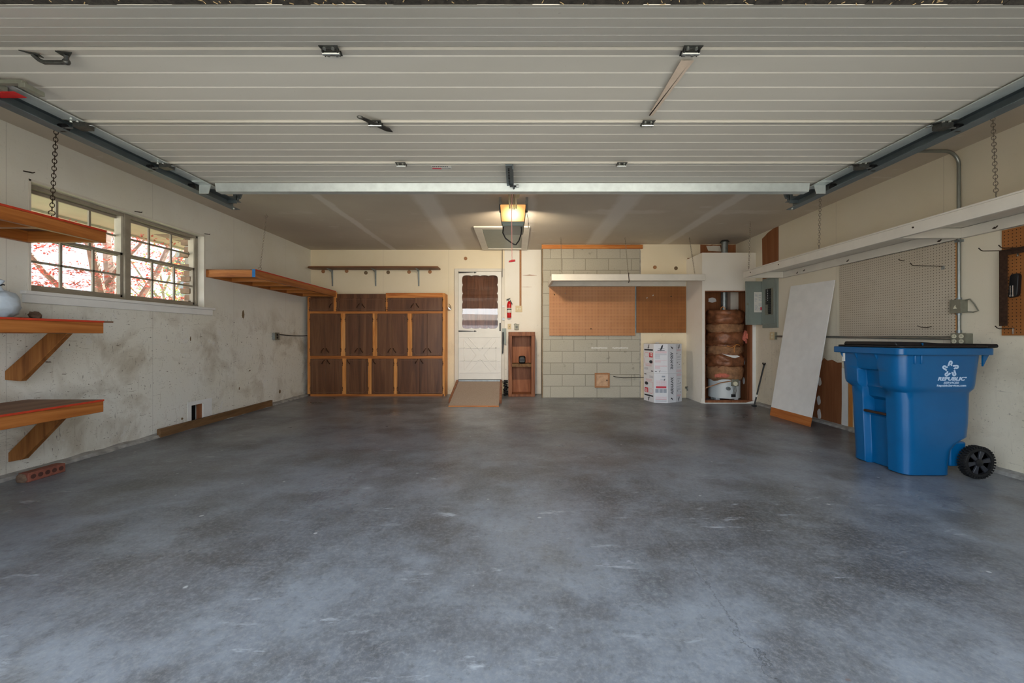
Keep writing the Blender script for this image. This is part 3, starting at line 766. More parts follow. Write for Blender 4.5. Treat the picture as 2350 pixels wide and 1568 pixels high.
for i in range(60):
    x = rnd.uniform(-1.4, 1.5); y = yb - rnd.uniform(0.0, 0.02); z = zb - 0.008; a = rnd.uniform(0, 3.14); L = rnd.uniform(0.004, 0.018)
    g.tube([(x, y, z), (x + L * math.cos(a), y - 0.004, z + L * 0.5 * math.sin(a))], 0.0011, 4)
o = part('debris', g, M['straw'], gd, label='bits of straw stuck to the seal'); o['kind'] = 'stuff'
for k in range(3):
    y0, y1 = SY[k], SY[k + 1]
    rb = ribs(y0, y1 if k < 2 else y0 + 0.533)
    rb = [r for r in rb if r < y1 - 0.03]
    part('door_section', door_section(y0, y1, rb), M['door_steel'], gd, smooth=False)
for xa, xb in ((DXL, DXL + 0.085), (DXR - 0.085, DXR)):
    g = G()
    for k in range(3): g.box(xa, SY[k] + 0.004, HD - 0.0135, xb, SY[k + 1] - 0.003, HD - 0.008)
    part('end_stile', g, M['strut'], gd)
# rust run between two hinges
g = G(); xa, ya, xb, yb2 = X(1575, 1.72), 1.72, X(1490, 2.15), 2.15
for off, w0, w1 in ((0.0, 0.022, 0.004), (0.028, 0.006, 0.012)):
    g.add([(xa + off - w0, ya, HD - 0.0105), (xa + off + w0, ya, HD - 0.0105), (xb + off * .3 + w1, yb2, HD - 0.0105), (xb + off * .3 - w1, yb2, HD - 0.0105)], [(0, 1, 2, 3)])
part('rust_run', g, M['rustfaint'], gd, label='faint rust run below a hinge')
# stiffening strut along the free edge
part('strut', G().prism([(DXL + 0.12, y, HD + z) for y, z in ((3.12, 0), (3.13, -0.062), (3.19, -0.062), (3.20, 0), (3.19, 0), (3.185, -0.055), (3.135, -0.055), (3.125, 0))], (DXR - DXL - 0.24, 0, 0)), M['strut'], gd, smooth=False, label='galvanised strut along the door edge')
# perforated operator bracket
g = G().box(X(1160, 2.76), 2.752, HD - 0.022, X(1177, 2.76), 3.125, HD - 0.012).box(X(1176, 2.76), 2.752, HD - 0.045, X(1178, 2.76), 3.125, HD - 0.012)
br = part('operator_bracket', g, M['track'], gd, label='perforated bracket that takes the opener arm')
g = G()
for i in range(11): g.box(X(1167, 2.76) - 0.006, 2.80 + i * 0.028, HD - 0.0232, X(1167, 2.76) + 0.006, 2.813 + i * 0.028, HD - 0.0222)
part('slot', g, M['dark'], br)
def hinge(px, Y, w, rot=0.0, broken=False):
    g = G(); x = X(px, Y); z = HD - 0.010; a = 0.030; sk = 0.25 * (x / 1.2)
    for s0, s1, zz in ((-a, -0.004, 0.0), (0.004, a, 0.0)):
        g.prism([(x - w / 2, Y + s0, z), (x + w / 2, Y + s0, z), (x + w / 2 * 0.9, Y + s1, z), (x - w / 2 * 0.9, Y + s1, z)], (0, 0, -0.004))
    g.box(x - w * 0.42, Y - 0.016, z - 0.016, x - w * 0.36, Y + 0.016, z); g.box(x + w * 0.36, Y - 0.016, z - 0.016, x + w * 0.42, Y + 0.016, z)
    o = part('hinge', g, M['hinge'], gd)
    b = G().cyl((x - w * 0.45, Y, z - 0.014), (x + w * 0.45, Y, z - 0.014), 0.007, n=10)
    part('hinge_pin', b, M['bolt'], o)
    b = G()
    for dx in (-w * 0.25, w * 0.2):
        for dy in (-a * 0.66, a * 0.66): b.cyl((x + dx, Y + dy, z - 0.004), (x + dx, Y + dy, z - 0.011), 0.0065, n=6)
    part('bolt', b, M['bolt'], o)
    if broken:
        b = G().prism([(x - 0.06, Y - 0.075, z - 0.012), (x - 0.03, Y - 0.08, z - 0.012), (x + 0.07, Y + 0.03, z - 0.012), (x + 0.075, Y + 0.07, z - 0.012), (x + 0.04, Y + 0.06, z - 0.012)], (0, 0, -0.004))
        b.torus((x - 0.05, Y - 0.085, z - 0.015), 0.014, 0.003, (1, 0, 0), (0, 1, 0), 12, 5)
        part('bent_plate', b, M['hinge'], o, label='bent hinge plate hanging loose')
for px, Y, w in ((760, 1.660, 0.078), (1585, 1.660, 0.078), (1486, 2.224, 0.07), (921, 2.752, 0.07), (1426, 2.752, 0.07)): hinge(px, Y, w)
hinge(861, 2.224, 0.08, 0, True)
for sx, xe in ((-1, DXL), (1, DXR)):
    for Y in (2.224, 2.752):
        g = G(); z = HD - 0.0135; x0 = xe - sx * 0.10; x1 = xe - sx * 0.005
        g.prism([(x0, Y - 0.012, z), (x1, Y - 0.05, z), (x1, Y + 0.05, z), (x0, Y + 0.012, z)], (0, 0, -0.005))
        g.box(min(x0, x1) + 0.03, Y - 0.026, z - 0.030, max(x0, x1), Y + 0.026, z - 0.004)
        o = part('roller_hinge', g, M['hinge'], gd)
        b = G().cyl((x1, Y, z - 0.024), (x1 + sx * 0.055, Y, z - 0.024), 0.006, n=8)
        part('roller_stem', b, M['bolt'], o)
        part('roller', G().cyl((x1 + sx * 0.035, Y, z - 0.024), (x1 + sx * 0.062, Y, z - 0.024), 0.022, n=16), M['black'], o, label='black track roller')
        b = G()
        for dx in (0.035, 0.07): b.cyl((xe - sx * dx, Y - 0.034, z - 0.004), (xe - sx * dx, Y - 0.034, z - 0.012), 0.007, n=6)
        b.torus((x0, Y + 0.012, z - 0.01), 0.014, 0.003, (1, 0, 0), (0, 1, 0), 12, 5)
        part('bolt', b, M['bolt'], o)
    Y = 3.10; x0 = xe - sx * 0.095; x1 = xe - sx * 0.005
    g = G().box(min(x0, x1), Y - 0.06, HD - 0.020, max(x0, x1), Y + 0.05, HD - 0.013)
    g.prism([(x0, Y + 0.01, HD - 0.013), (x1, Y + 0.01, HD - 0.013), (x1, Y + 0.01, HD - 0.085), (x0 + sx * 0.02, Y + 0.01, HD - 0.085)], (0, 0.006, 0))
    o = part('top_bracket', g, M['strut'], gd, label='bright top roller bracket')
    part('roller', G().cyl((x1 + sx * 0.035, Y, HD - 0.034), (x1 + sx * 0.062, Y, HD - 0.034), 0.022, n=16), M['black'], o, label='black track roller')
# lift handle near the left edge
g = G(); xa, xb, Y = X(70, 1.68), X(155, 1.68), 1.69
g.prism([(xa - 0.02, Y - 0.035, HD - 0.0105), (xa + 0.035, Y - 0.012, HD - 0.0105), (xa + 0.03, Y + 0.012, HD - 0.0105)], (0, 0, -0.004))
g.prism([(xb + 0.03, Y - 0.02, HD - 0.0105), (xb - 0.03, Y - 0.03, HD - 0.0105), (xb - 0.03, Y + 0.02, HD - 0.0105)], (0, 0, -0.004))
g.tube([(xa + 0.01, Y - 0.01, HD - 0.014), (xa + 0.025, Y, HD - 0.03), (xa + 0.04, Y + 0.005, HD - 0.036), (xb - 0.03, Y + 0.005, HD - 0.036), (xb - 0.015, Y, HD - 0.03), (xb - 0.005, Y - 0.01, HD - 0.014)], 0.0085, 8)
g.blob((xb - 0.02, Y + 0.004, HD - 0.034), 0.013, 1, 0.1)
part('lift_handle', g, M['hinge'], gd, label='steel lift handle')
# latch lever with red tag by the left track
g = G(); z = HD - 0.010
g.box(-2.42, 1.845, z - 0.018, -2.27, 1.868, z).box(-2.285, 1.845, z - 0.036, -2.255, 1.925, z - 0.014).box(-2.50, 1.80, z - 0.03, -2.40, 1.90, z)
la = part('latch', g, M['boxgrey'], gd, 0.002, label='steel side latch')
part('warning_tag', G().box(-2.48, 1.888, z - 0.034, -2.355, 1.935, z - 0.031), M['red'], la, label='red warning tag')
# maker's sticker
xa, xb = X(992, 2.84), X(1037, 2.84)
st = part('sticker', G().box(xa, 2.800, HD - 0.0022, xb, 2.858, HD - 0.0012), M['paper'], gd, label='small white and red sticker')
g = G().box(xa, 2.836, HD - 0.0029, xa + 0.065, 2.855, HD - 0.0022)
part('sticker_band', g, M['inkred'], st, label='red band')
g = G()
for i in range(9): g.box(xa + 0.006 + i * 0.0125, 2.808, HD - 0.0029, xa + 0.0145 + i * 0.0125, 2.822, HD - 0.0022)
for i in range(7): g.box(xa + 0.070 + i * 0.0095, 2.840, HD - 0.0029, xa + 0.0765 + i * 0.0095, 2.848, HD - 0.0022)
part('sticker_print', g, M['ink'], st)

for name_, sx, xt, lab in (('door_track', -1, -2.465, 'horizontal galvanised door track on the left'), ('door_track', 1, 2.39, 'horizontal galvanised door track on the right')):
    tk = thing(name_, (xt, 3.6, HD - 0.03), lab, 'track', 'door tracks')
    xo = xt + sx * 0.075; zt, zb_ = HD + 0.012, HD - 0.058
    prof = [(xt, zt), (xo, zt), (xo, zb_), (xt + sx * 0.01, zb_), (xt + sx * 0.01, zb_ + 0.004), (xo - sx * 0.004, zb_ + 0.004), (xo - sx * 0.004, zt - 0.004), (xt, zt - 0.004)]
    g = G().prism([(x, 1.50, z) for x, z in prof], (0, 2.10, 0))
    # the curve down to the opening
    n = 10; R = 0.38; vs = []; fs = []
    for i in range(n + 1):
        a = math.radians(90) * i / n
        for x, z in prof:
            dz = z - (HD - 0.02); r = R + dz
            vs.append((x, 1.50 - r * math.sin(a), HD - 0.02 - R + r * math.cos(a)))
    k = len(prof)
    for i in range(n):
        for j in range(k): fs.append((i * k + j, i * k + (j + 1) % k, (i + 1) * k + (j + 1) % k, (i + 1) * k + j))
    g.add(vs, fs)
    part('rail', g, M['track'], tk, smooth=False)
    g = G(); xa = xt + sx * 0.03
    for x in (xt - sx * 0.005,):
        g.box(x, 3.535, zt, x + sx * 0.032, 3.539, ZC); g.box(x, 3.535, zt, x + sx * 0.004, 3.565, ZC)
    g.tube([(xt - sx * 0.01, 3.56, zt + 0.02), (xt - sx * 0.01, 3.75, ZC - 0.01)], 0.012, 4)
    g.box(xt, 3.53, zt - 0.03, xo, 3.545, zt + 0.03)
    part('hanger', g, M['track'], tk, label='perforated hanger up to the ceiling')
    b = G().cyl((xt + sx * 0.03, 3.55, zb_), (xt + sx * 0.03, 3.55, zb_ - 0.01), 0.008, n=8)
    part('bolt', b, M['bolt'], tk)

# ------------------------------------------------------------------ opener with lit lens
OY = 4.50; xa, xb = X(1148, OY), X(1206.5, OY); xm = (xa + xb) / 2
zt, zl, zb_ = Z(469, OY), Z(508, OY), Z(518.5, OY)
op = thing('garage_door_opener', (xm, OY + 0.2, zb_), 'ceiling garage door opener with glowing lamp lens', 'opener')
# body behind the lens
def trap(y0, y1, zt_, zb2, wt, wb):
    return G().prism([(xm - wt, y0, zt_), (xm + wt, y0, zt_), (xm + wb, y0, zb2), (xm - wb, y0, zb2)], (0, y1 - y0, 0))
wt = (xb - xa) / 2
part('body', trap(OY + 0.09, OY + 0.42, zt + 0.005, zb_ + 0.004, wt * 0.98, wt * 0.80), M['boxgrey'], op, 0.008, label='grey motor housing')
part('lens', trap(OY, OY + 0.09, zt, zl, wt, wt * 0.885), M['lens'], op, 0.010, label='glowing warm white lamp lens')
part('lower_cover', trap(OY - 0.005, OY + 0.42, zl, zb_, wt * 0.90, wt * 0.82), M['panelgrey'], op, 0.010, label='grey lower cover')
g = G().tube([(xm - wt - 0.004, OY + 0.002, zt), (xm - wt * 0.93, OY - 0.002, zl + 0.02), (xm - wt * 0.85, OY - 0.002, zb_ + 0.004)], 0.004, 6)
g.tube([(xm + wt + 0.004, OY + 0.002, zt), (xm + wt * 0.93, OY - 0.002, zl + 0.02), (xm + wt * 0.85, OY - 0.002, zb_ + 0.004)], 0.004, 6)
part('lens_rim', g, M['black'], op, label='dark rim of the lens')
g = G()
for x in (X(1146, OY), X(1210, OY)):
    g.box(x - 0.014, OY + 0.18, zt + 0.0, x + 0.014, OY + 0.184, ZC); g.box(x - 0.014, OY + 0.30, zt + 0.0, x + 0.014, OY + 0.304, ZC)
g.box(X(1146, OY), OY + 0.17, zt + 0.004, X(1210, OY), OY + 0.2, zt + 0.012)
part('hanging_strap', g, M['galv'], op, label='perforated hanging straps')
g = G()
for dx in (-0.035, 0.035): g.box(xm + dx - 0.008, YF, HD + 0.24, xm + dx + 0.008, OY + 0.1, HD + 0.262)
part('rail', g, M['hinge'], op, label='opener rail')
part('drive_chain', G().tube([(xm - 0.012, YF, HD + 0.235), (xm - 0.012, OY + 0.1, HD + 0.235)], 0.006, 6).tube([(xm + 0.012, YF, HD + 0.235), (xm + 0.012, OY + 0.1, HD + 0.235)], 0.006, 6), M['black'], op)
g = G().box(xm - 0.03, 3.62, HD + 0.15, xm + 0.03, 3.76, HD + 0.24)
part('trolley', g, M['hinge'], op, 0.004)
ax = X(1179, 3.13)
g = G().tube([(ax, 3.10, HD - 0.03), (ax, 3.14, HD - 0.045), (ax, 3.40, HD + 0.06), (xm, 3.68, HD + 0.16)], 0.008, 8).cyl((ax - 0.03, 3.105, HD - 0.03), (ax + 0.035, 3.105, HD - 0.03), 0.006, n=8)
part('arm', g, M['black'], op, label='dark pull arm')
part('pin', G().cyl((ax + 0.02, 3.10, HD - 0.03), (ax + 0.04, 3.10, HD - 0.03), 0.011, n=10), M['bolt'], op)
g = G().tube([(X(1190.5, 4.3), 4.3, ZC), (X(1190, 4.3), 4.3, ZC - 0.1), (X(1188.5, 4.3), 4.3, 2.55)], 0.012, 6)
part('wire', g, M['ivory'], op, label='yellowish wire')
g = G().tube([(X(1155, OY), OY + 0.05, zb_ + 0.01), (X(1153.5, OY), OY + 0.05, Z(532, OY)), (X(1160, OY), OY + 0.05, Z(545, OY)), (X(1172, OY), OY + 0.05, Z(554, OY)), (X(1180, OY), OY + 0.05, Z(559, OY)), (X(1184, OY), OY + 0.05, Z(559.5, OY)), (X(1191, OY), OY + 0.05, Z(550, OY)), (X(1196, OY), OY + 0.05, Z(535, OY)), (X(1197, OY), OY + 0.05, Z(525, OY)), (X(1196, OY), OY + 0.05, zb_ + 0.01)], 0.0075, 8)
part('cord', g, M['black'], op, label='black cord looping under the opener')
g = G().tube([(X(1208, OY), OY + 0.2, zt), (X(1213, OY), OY + 0.2, Z(490, OY)), (X(1214, OY), OY + 0.25, Z(510, OY)), (X(1213, 5.7), 5.7, ZC - 0.01)], 0.003, 6)
part('wire', g, M['black'], op, label='thin bell wire')
rx = X(1175, 3.62)
g = G().tube([(rx + 0.01, 3.64, HD + 0.16), (rx, 3.62, HD + 0.1), (rx - 0.002, 3.62, Z(500, 3.62)), (rx, 3.62, Z(598, 3.62))], 0.0028, 6)
rp = solo('release_cord', g, M['rope'], (rx, 3.62, Z(598, 3.62)), 'pink emergency release cord with red handle', 'cord')
part('handle', G().prism([(rx - 0.030, 3.615, Z(602, 3.62)), (rx - 0.028, 3.615, Z(599, 3.62)), (rx - 0.005, 3.615, Z(596.5, 3.62)), (rx + 0.028, 3.615, Z(596, 3.62)), (rx + 0.030, 3.615, Z(600, 3.62)), (rx - 0.005, 3.615, Z(601.5, 3.62))], (0, 0.014, 0)), M['red'], rp, 0.002, label='red T handle')
for yy, ty, en in ((OY + 0.44, 1.0, 22),):      # added light at the housing's rear, brightens the back wall
    ld = bpy.data.lights.new('opener_rear_fill', 'AREA'); ld.shape = 'RECTANGLE'; ld.size = 0.24; ld.size_y = 0.14; ld.spread = math.radians(150); ld.energy = en; ld.color = (1.0, 0.84, 0.62)
    lo = bpy.data.objects.new('opener_rear_fill', ld); COL.objects.link(lo); lo.location = (xm, yy, (zt + zl) / 2)
    lo.rotation_euler = Vector((0, ty, -0.55)).to_track_quat('-Z', 'Y').to_euler()

# ------------------------------------------------------------------ attic hatch
hx0, hx1, hy0, hy1 = -0.64, 0.185, 5.90, 7.45
ah = thing('attic_hatch', ((hx0 + hx1) / 2, (hy0 + hy1) / 2, ZC), 'grey framed attic hatch in the ceiling', 'hatch')
g = G(); w = 0.11
g.box(hx0, hy0, ZC - 0.02, hx1, hy0 + w, ZC); g.box(hx0, hy1 - w, ZC - 0.02, hx1, hy1, ZC)
g.box(hx0, hy0 + w, ZC - 0.02, hx0 + w, hy1 - w, ZC); g.box(hx1 - w, hy0 + w, ZC - 0.02, hx1, hy1 - w, ZC)
part('frame', g, M['whitew'], ah, 0.003)
part('hatch_panel', G().box(hx0 + w + 0.004, hy0 + w + 0.004, ZC - 0.008, hx1 - w - 0.004, hy1 - w - 0.004, ZC), M['panelgrey'], ah)

# ------------------------------------------------------------------ chains that hold the hanging shelves
def chain(name, p0, p1, lab, mat='chain', link=0.034, grp=None, hook=True, wire=0.0021):
    p0, p1 = Vector(p0), Vector(p1); d = p1 - p0; L = d.length; d.normalize()
    n = max(3, int(L / (link * 0.72))); u = d.orthogonal().normalized(); w = d.cross(u)
    r = thing(name, p0, lab, 'chain', grp)
    g = G(); hk = 0.05 if hook else 0.0
    n = max(3, int((L - hk * 2) / (link * 0.72)))
    for i in range(n):
        c = p0 + d * (hk + (L - 2 * hk) * (i + 0.5) / n)
        g.torus(c, link * 0.30, wire, u if i % 2 else w, d, 10, 5, 0, link * 0.5)
    part('links', g, M[mat], r)
    if hook:
        for k, (p, s_) in enumerate(((p0, 1), (p1, -1))):
            b = G(); pts = [p, p + d * s_ * 0.018]
            c = p + d * s_ * 0.034; R = 0.016
            pts += [c + (u * math.sin(a) - d * s_ * math.cos(a)) * R for a in [0.5 * i for i in range(0, 12)]]
            b.tube(pts, 0.0028, 6)
            part('eye_hook', b, M[mat], r)
    return r

# ------------------------------------------------------------------ wooden shelf frames on the left wall
SZ0, SZ1 = 1.808, 1.906; XO = -3.24
def frame_shelf(name, y0, y1, z0, z1, xw, xo, label, joists, mats, top='ply', end0=None, drop=0.0, red=True, cat='shelf', over=0.0):
    """2x4 frame with a plywood top; the open underside shows the joists"""
    s_ = 1 if xo > xw else -1
    r = thing(name, (xw, (y0 + y1) / 2, z0), label, cat)
    mx, my, mt = mats; th = 0.04; zt = z1 - 0.012
    def tilt(g):
        for p in g.v: p.z -= drop * (p.y - y0) / (y1 - y0)
        return g
    part('front_board', tilt(G().box(xo, y0, z0, xo - s_ * th, y1, zt)), my, r, 0.003)
    part('wall_cleat', tilt(G().box(xw, y0, z0, xw + s_ * th, y1, zt)), my, r, 0.003)
    for yy in [y0] + list(joists) + [y1 - th]:
        part('end_board' if yy in (y0, y1 - th) else 'joist', tilt(G().box(xw + s_ * th, yy, z0 + 0.001, xo - s_ * th, yy + th, zt)), mx, r, 0.003)
    part('shelf_top', tilt(G().box(xw, y0, zt, xo + s_ * 0.002, y1 + over, z1)), mt, r, 0.001)
    if red:
        part('painted_edge', tilt(G().box(xo + s_ * 0.002, y0, zt - 0.001, xo + s_ * 0.005, y1, z1 + 0.001)), M['redpaint'], r, label='red painted front edge')
    return r
lm = (M['fir_x'], M['fir_y'], M['ply'])
frame_shelf('hanging_shelf', 1.75, 3.177, SZ0, SZ1, XL, XO, 'orange-stained hanging wooden shelf over the window near end', [2.32, 2.72], lm)
fs = frame_shelf('hanging_shelf', 4.988, 7.20, SZ0, SZ1, XL, XO, 'orange-stained hanging wooden shelf between window and cabinets', [5.38, 5.80, 6.22, 6.66], lm, drop=0.022)
part('painted_end', G().box(XO + 0.0, 4.985, SZ0, XO - 0.04, 4.988, SZ1), M['bluepaint'], fs, label='blue painted board end')
ms = frame_shelf('wall_shelf', 1.75, 3.177, 1.096, 1.194, XL, -3.26, 'middle wooden bracket shelf under the window with stone on it', [2.3, 2.75], lm, over=0.075)
lsf = frame_shelf('wall_shelf', 1.75, 3.177, 0.478, 0.576, XL, -3.26, 'lowest wooden bracket shelf on the left wall', [2.3, 2.75], lm)
for r, yb, poly in ((ms, 3.03, [(-3.853, .745), (-3.735, .735), (-3.381, 1.0955), (-3.533, 1.0955), (-3.853, .81)]),
                    (lsf, 3.05, [(-3.853, .12), (-3.745, .14), (-3.42, .4775), (-3.57, .4775), (-3.853, .19)])):
    part('diagonal_brace', G().prism([(x, yb, z) for x, z in poly], (0, 0.04, 0)), M['brace'], r, 0.003)
chain('chain', (-3.27, 2.83, SZ1), (-3.275, 2.87, ZC), 'dark chain hanging before the window to the near left shelf', 'chain_dark', 0.036, 'shelf chains', wire=0.0026)
chain('chain', (-3.27, 5.12, SZ1), (-3.30, 5.31, ZC), 'thin chain above the left shelf beside the cabinets', 'chain', 0.03, 'shelf chains', wire=0.0018)
# things on the middle shelf
sx, sy = -3.60, 2.79
r = thing('plastic_bag', (sx, sy, 1.194), 'knotted clouded plastic bag at the left end of middle shelf', 'bag')
g = G().blob((sx, sy, 1.295), (0.105, 0.105, 0.105), 3, 0.18, 24, 16, 0, 3.0); 
for p in g.v:
    p.z = max(p.z, 1.195)
part('bag', g, M['bag'], r, ang=180)
part('knot', G().lathe([(0.03, 0), (0.012, 0.03), (0.016, 0.05), (0.03, 0.075), (0.008, 0.085)], (sx + 0.01, sy, 1.385), 10), M['bag'], r)
part('tie', G().tube([(sx + 0.01, sy, 1.42), (sx + 0.04, sy, 1.432), (sx + 0.05, sy, 1.428)], 0.005, 6), M['black'], r, label='black tie')
yst = 3.09
r = solo('stone', G().blob((-3.70, yst, 1.236), (0.038, 0.032, 0.026), 5, 0.5, 14, 9, 0, 2.2).blob((-3.683, yst, 1.226), (0.024, 0.025, 0.03), 9, 0.4), M['stone'], (-3.70, yst, 1.213), 'brown stone resting on driftwood on the middle shelf', 'stone')
r = solo('driftwood', G().tube([(-3.79, 3.03, 1.204), (-3.74, 3.06, 1.205), (-3.69, 3.08, 1.204), (-3.62, 3.11, 1.201), (-3.57, 3.13, 1.199)], [0.008, 0.013, 0.010, 0.008, 0.003], 8).tube([(-3.77, 3.0, 1.204), (-3.72, 3.02, 1.207), (-3.67, 3.03, 1.203)], [0.009, 0.012, 0.004], 8), M['stone'], (-3.69, 3.08, 1.194), 'thin piece of driftwood lying on the middle shelf', 'driftwood')
# cored brick on the floor by the left wall
r = thing('brick', (-3.60, 3.10, 0), 'red cored brick on the floor against the left wall', 'brick')
bx0, bx1, by0, by1, bz = -3.66, -3.585, 2.955, 3.20, 0.068
g = G().box(bx0, by0, 0, bx1, by1, bz)
part('body', g, M['brickred'], r, 0.004)
for i in range(5):
    y = by0 + (by1 - by0) * (0.13 + 0.185 * i)
    part('core_hole', G().cyl((bx1 - 0.01, y, bz * 0.52), (bx1 + 0.0012, y, bz * 0.52), 0.0165, n=16), M['corehole'], r)
part('mortar_crust', G().blob(((bx0 + bx1) / 2 - 0.01, by0 - 0.002, bz * 0.45), (0.04, 0.016, 0.035), 2, 0.3), M['stone'], r, label='old mortar crust on the brick end')
# loose two-by-four along the wall foot
solo('timber_strip', G().box(-3.815, 4.266, 0.0, -3.777, 6.225, 0.09), M['old2x4'], (-3.796, 5.2, 0), 'weathered two-by-four lying along the left wall foot', 'timber', bevel=0.003)
# outlet box and cable on the left wall
r = thing('outlet_box', (XL, 6.39, 1.03), 'small steel outlet box on the left wall with cable', 'outlet')
part('box', G().box(XL, 6.335, 1.025, XL + 0.045, 6.445, 1.13), M['galv'], r, 0.003)
part('cover', G().box(XL + 0.045, 6.33, 1.02, XL + 0.05, 6.45, 1.135), M['boxgrey'], r)
part('socket', G().cyl((XL + 0.05, 6.39, 1.055), (XL + 0.054, 6.39, 1.055), 0.017, n=14).cyl((XL + 0.05, 6.39, 1.10), (XL + 0.054, 6.39, 1.10), 0.017, n=14), M['black'], r)
part('cable', G().tube([(XL + 0.03, 6.44, 1.105), (XL + 0.02, 6.6, 1.10), (XL + 0.02, 6.9, 1.085), (XL + 0.02, 7.2, 1.083), (XL + 0.03, 7.35, 1.09), (XL + 0.05, 7.4, 1.07), (XL + 0.09, 7.42, 1.055)], 0.007, 7), M['black'], r, label='dark cable running to the cabinets')
# small hooks round the window
for px, py, lab in ((60, 394, 'small iron hook above the window near corner'), (313, 486, 'small wire hook above the window middle'), (472, 537, 'small iron hook at the window far corner')):
    y = LW(px); z = Z(py, y)
    solo('wall_hook', G().tube([(XL, y, z), (XL + 0.025, y + 0.005, z - 0.002), (XL + 0.035, y + 0.015, z - 0.004), (XL + 0.03, y + 0.03, z + 0.006)], 0.004, 6).tube([(XL + 0.002, y - 0.02, z - 0.003), (XL + 0.004, y + 0.035, z + 0.004)], 0.0045, 6), M['chain_dark'], (XL, y, z), lab, 'hook')

# ------------------------------------------------------------------ back-wall cabinets
CY = 7.22; cs = CY / FPX
def cX(c): return (c / 4.239 + 690 - VX) * cs
def cZ(c): return CH - (c / 4.239 + 560 - VY) * cs
cab = thing('storage_cabinet', ((cX(65) + cX(1402)) / 2, CY + 0.14, 0), 'wall-wide dark stained cabinet with orange pine face frame', 'cabinet')
x0, x1, zt = cX(65), cX(1402), cZ(480)
part('carcass', G().box(x0 + 0.01, CY + 0.02, 0.0, x1 - 0.02, YB - 0.003, zt - 0.01), M['cabdoor'], cab)
part('side_panel', G().box(x1 - 0.02, CY + 0.02, 0.0, x1, YB - 0.003, zt), M['pine_z'], cab)
def bar(c0, d0, c1, d1, mt, nm='frame_rail', y=CY, t=0.022): 
    part(nm, G().box(cX(c0), y, cZ(d0), cX(c1), y + t, cZ(d1)), mt, cab, 0.0015)
bar(66, 515, 95, 1460, M['pine_z'], 'frame_stile'); bar(1380, 480, 1402, 1462, M['pine_z'], 'frame_stile')
bar(95, 1458, 1380, 1487, M['fir_x']); bar(95, 655, 1380, 678, M['fir_x']); bar(95, 1088, 1380, 1117, M['fir_x'])
bar(828, 478, 1380, 524, M['pine_x']); bar(320, 470, 352, 655, M['pine_z'], 'frame_stile'); bar(828, 524, 850, 655, M['pine_z'], 'frame_stile')
bar(355, 486, 826, 527, M['cabdoor'], 'top_rail'); bar(95, 515, 320, 528, M['cabdoor'], 'top_rail')
for a, b in ((390, 437), (700, 747), (1040, 1087)): bar(a, 676, b, 1090, M['pine_z'], 'frame_stile')
for a, b in ((405, 445), (655, 692), (905, 942)): bar(a, 1115, b, 1460, M['pine_z'], 'frame_stile')
def cab_door(c0, d0, c1, d1, side, hy, lines='lr', hingeside=None, single=False, light=False):
    """side: 'r'/'l' where the pull sits; hy: crop height of the pull"""
    xa, xb, za, zb = cX(c0) + 0.0015, cX(c1) - 0.0015, cZ(d1), cZ(d0)
    d = part('door', G().box(xa, CY - 0.016, za, xb, CY - 0.0005, zb), M['cabdoor'], cab, 0.002)
    m = 0.038; k = 0.032; yy = CY - 0.0162
    l_, r_, b_, t_ = xa + m, xb - m, za + m * 0.6, zb - m * 0.6
    if single: pts = [(l_ + k, b_), (r_ - k, b_), (r_, b_ + k), (r_, t_ - k), (r_ - k, t_), (l_ + k, t_), (l_, t_ - k), (l_, b_ + k), (l_ + k, b_)]
    elif lines == 'l': pts = [(xb - 0.002, t_), (l_ + k, t_), (l_, t_ - k), (l_, b_ + k), (l_ + k, b_), (xb - 0.002, b_)]
    else: pts = [(xa + 0.002, t_), (r_ - k, t_), (r_, t_ - k), (r_, b_ + k), (r_ - k, b_), (xa + 0.002, b_)]
    part('routed_line', G().stroke(pts, 0.006, (0, yy, 0), (1, 0, 0), (0, 0, 1), (0, -1, 0), 0.0012), M['cabline'], d)
    hx = (xb - 0.045) if side == 'r' else (xa + 0.045); hz = cZ(hy); q = 1 if side == 'r' else -1
    g = G().tube([(hx - q * 0.022, CY - 0.018, hz - 0.034), (hx - q * 0.016, CY - 0.034, hz - 0.022), (hx, CY - 0.040, hz), (hx + q * 0.016, CY - 0.034, hz + 0.022), (hx + q * 0.022, CY - 0.018, hz + 0.034)], [0.009, 0.006, 0.0085, 0.006, 0.009], 8)
    part('handle', g, M['bronze'], d, label='bronze diagonal pull')
    hs_ = hingeside
    if hs_:
        xx = xa if hs_ == 'l' else xb; o = -1 if hs_ == 'l' else 1
        for f in (0.14, 0.86):
            z = za + (zb - za) * f; g = G()
            for dz in (-0.026, 0, 0.026): g.box(xx, CY - 0.006, z + dz - 0.009, xx + o * (0.016 if dz == 0 else 0.011), CY - 0.001, z + dz + 0.009)
            part('hinge', g, M['bronze'], d)
cab_door(88, 528, 322, 655, 'r', 598, single=True, hingeside='l')
cab_door(352, 527, 588, 655, 'r', 603, 'l', 'l'); cab_door(588, 527, 828, 655, 'l', 603, 'r', 'r')
cab_door(850, 526, 1113, 655, 'r', 600, 'l', 'l'); cab_door(1113, 522, 1378, 650, 'l', 600, 'r', 'r')
for a, b, c in ((95, 241, 390), (437, 569, 700), (747, 890, 1040), (1087, 1232, 1378)):
    cab_door(a, 680, b, 1088, 'r', 1036, 'l', 'l'); cab_door(b, 676 if c == 1378 else 680, c, 1084 if c == 1378 else 1088, 'l', 1036, 'r', 'r')
cab_door(97, 1118, 250, 1458, 'r', 1147, 'l', 'l'); cab_door(250, 1118, 405, 1458, 'l', 1147, 'r', 'r')
cab_door(445, 1120, 655, 1458, 'l', 1148, single=True, hingeside='r'); cab_door(692, 1118, 905, 1458, 'l', 1147, single=True, hingeside='r')
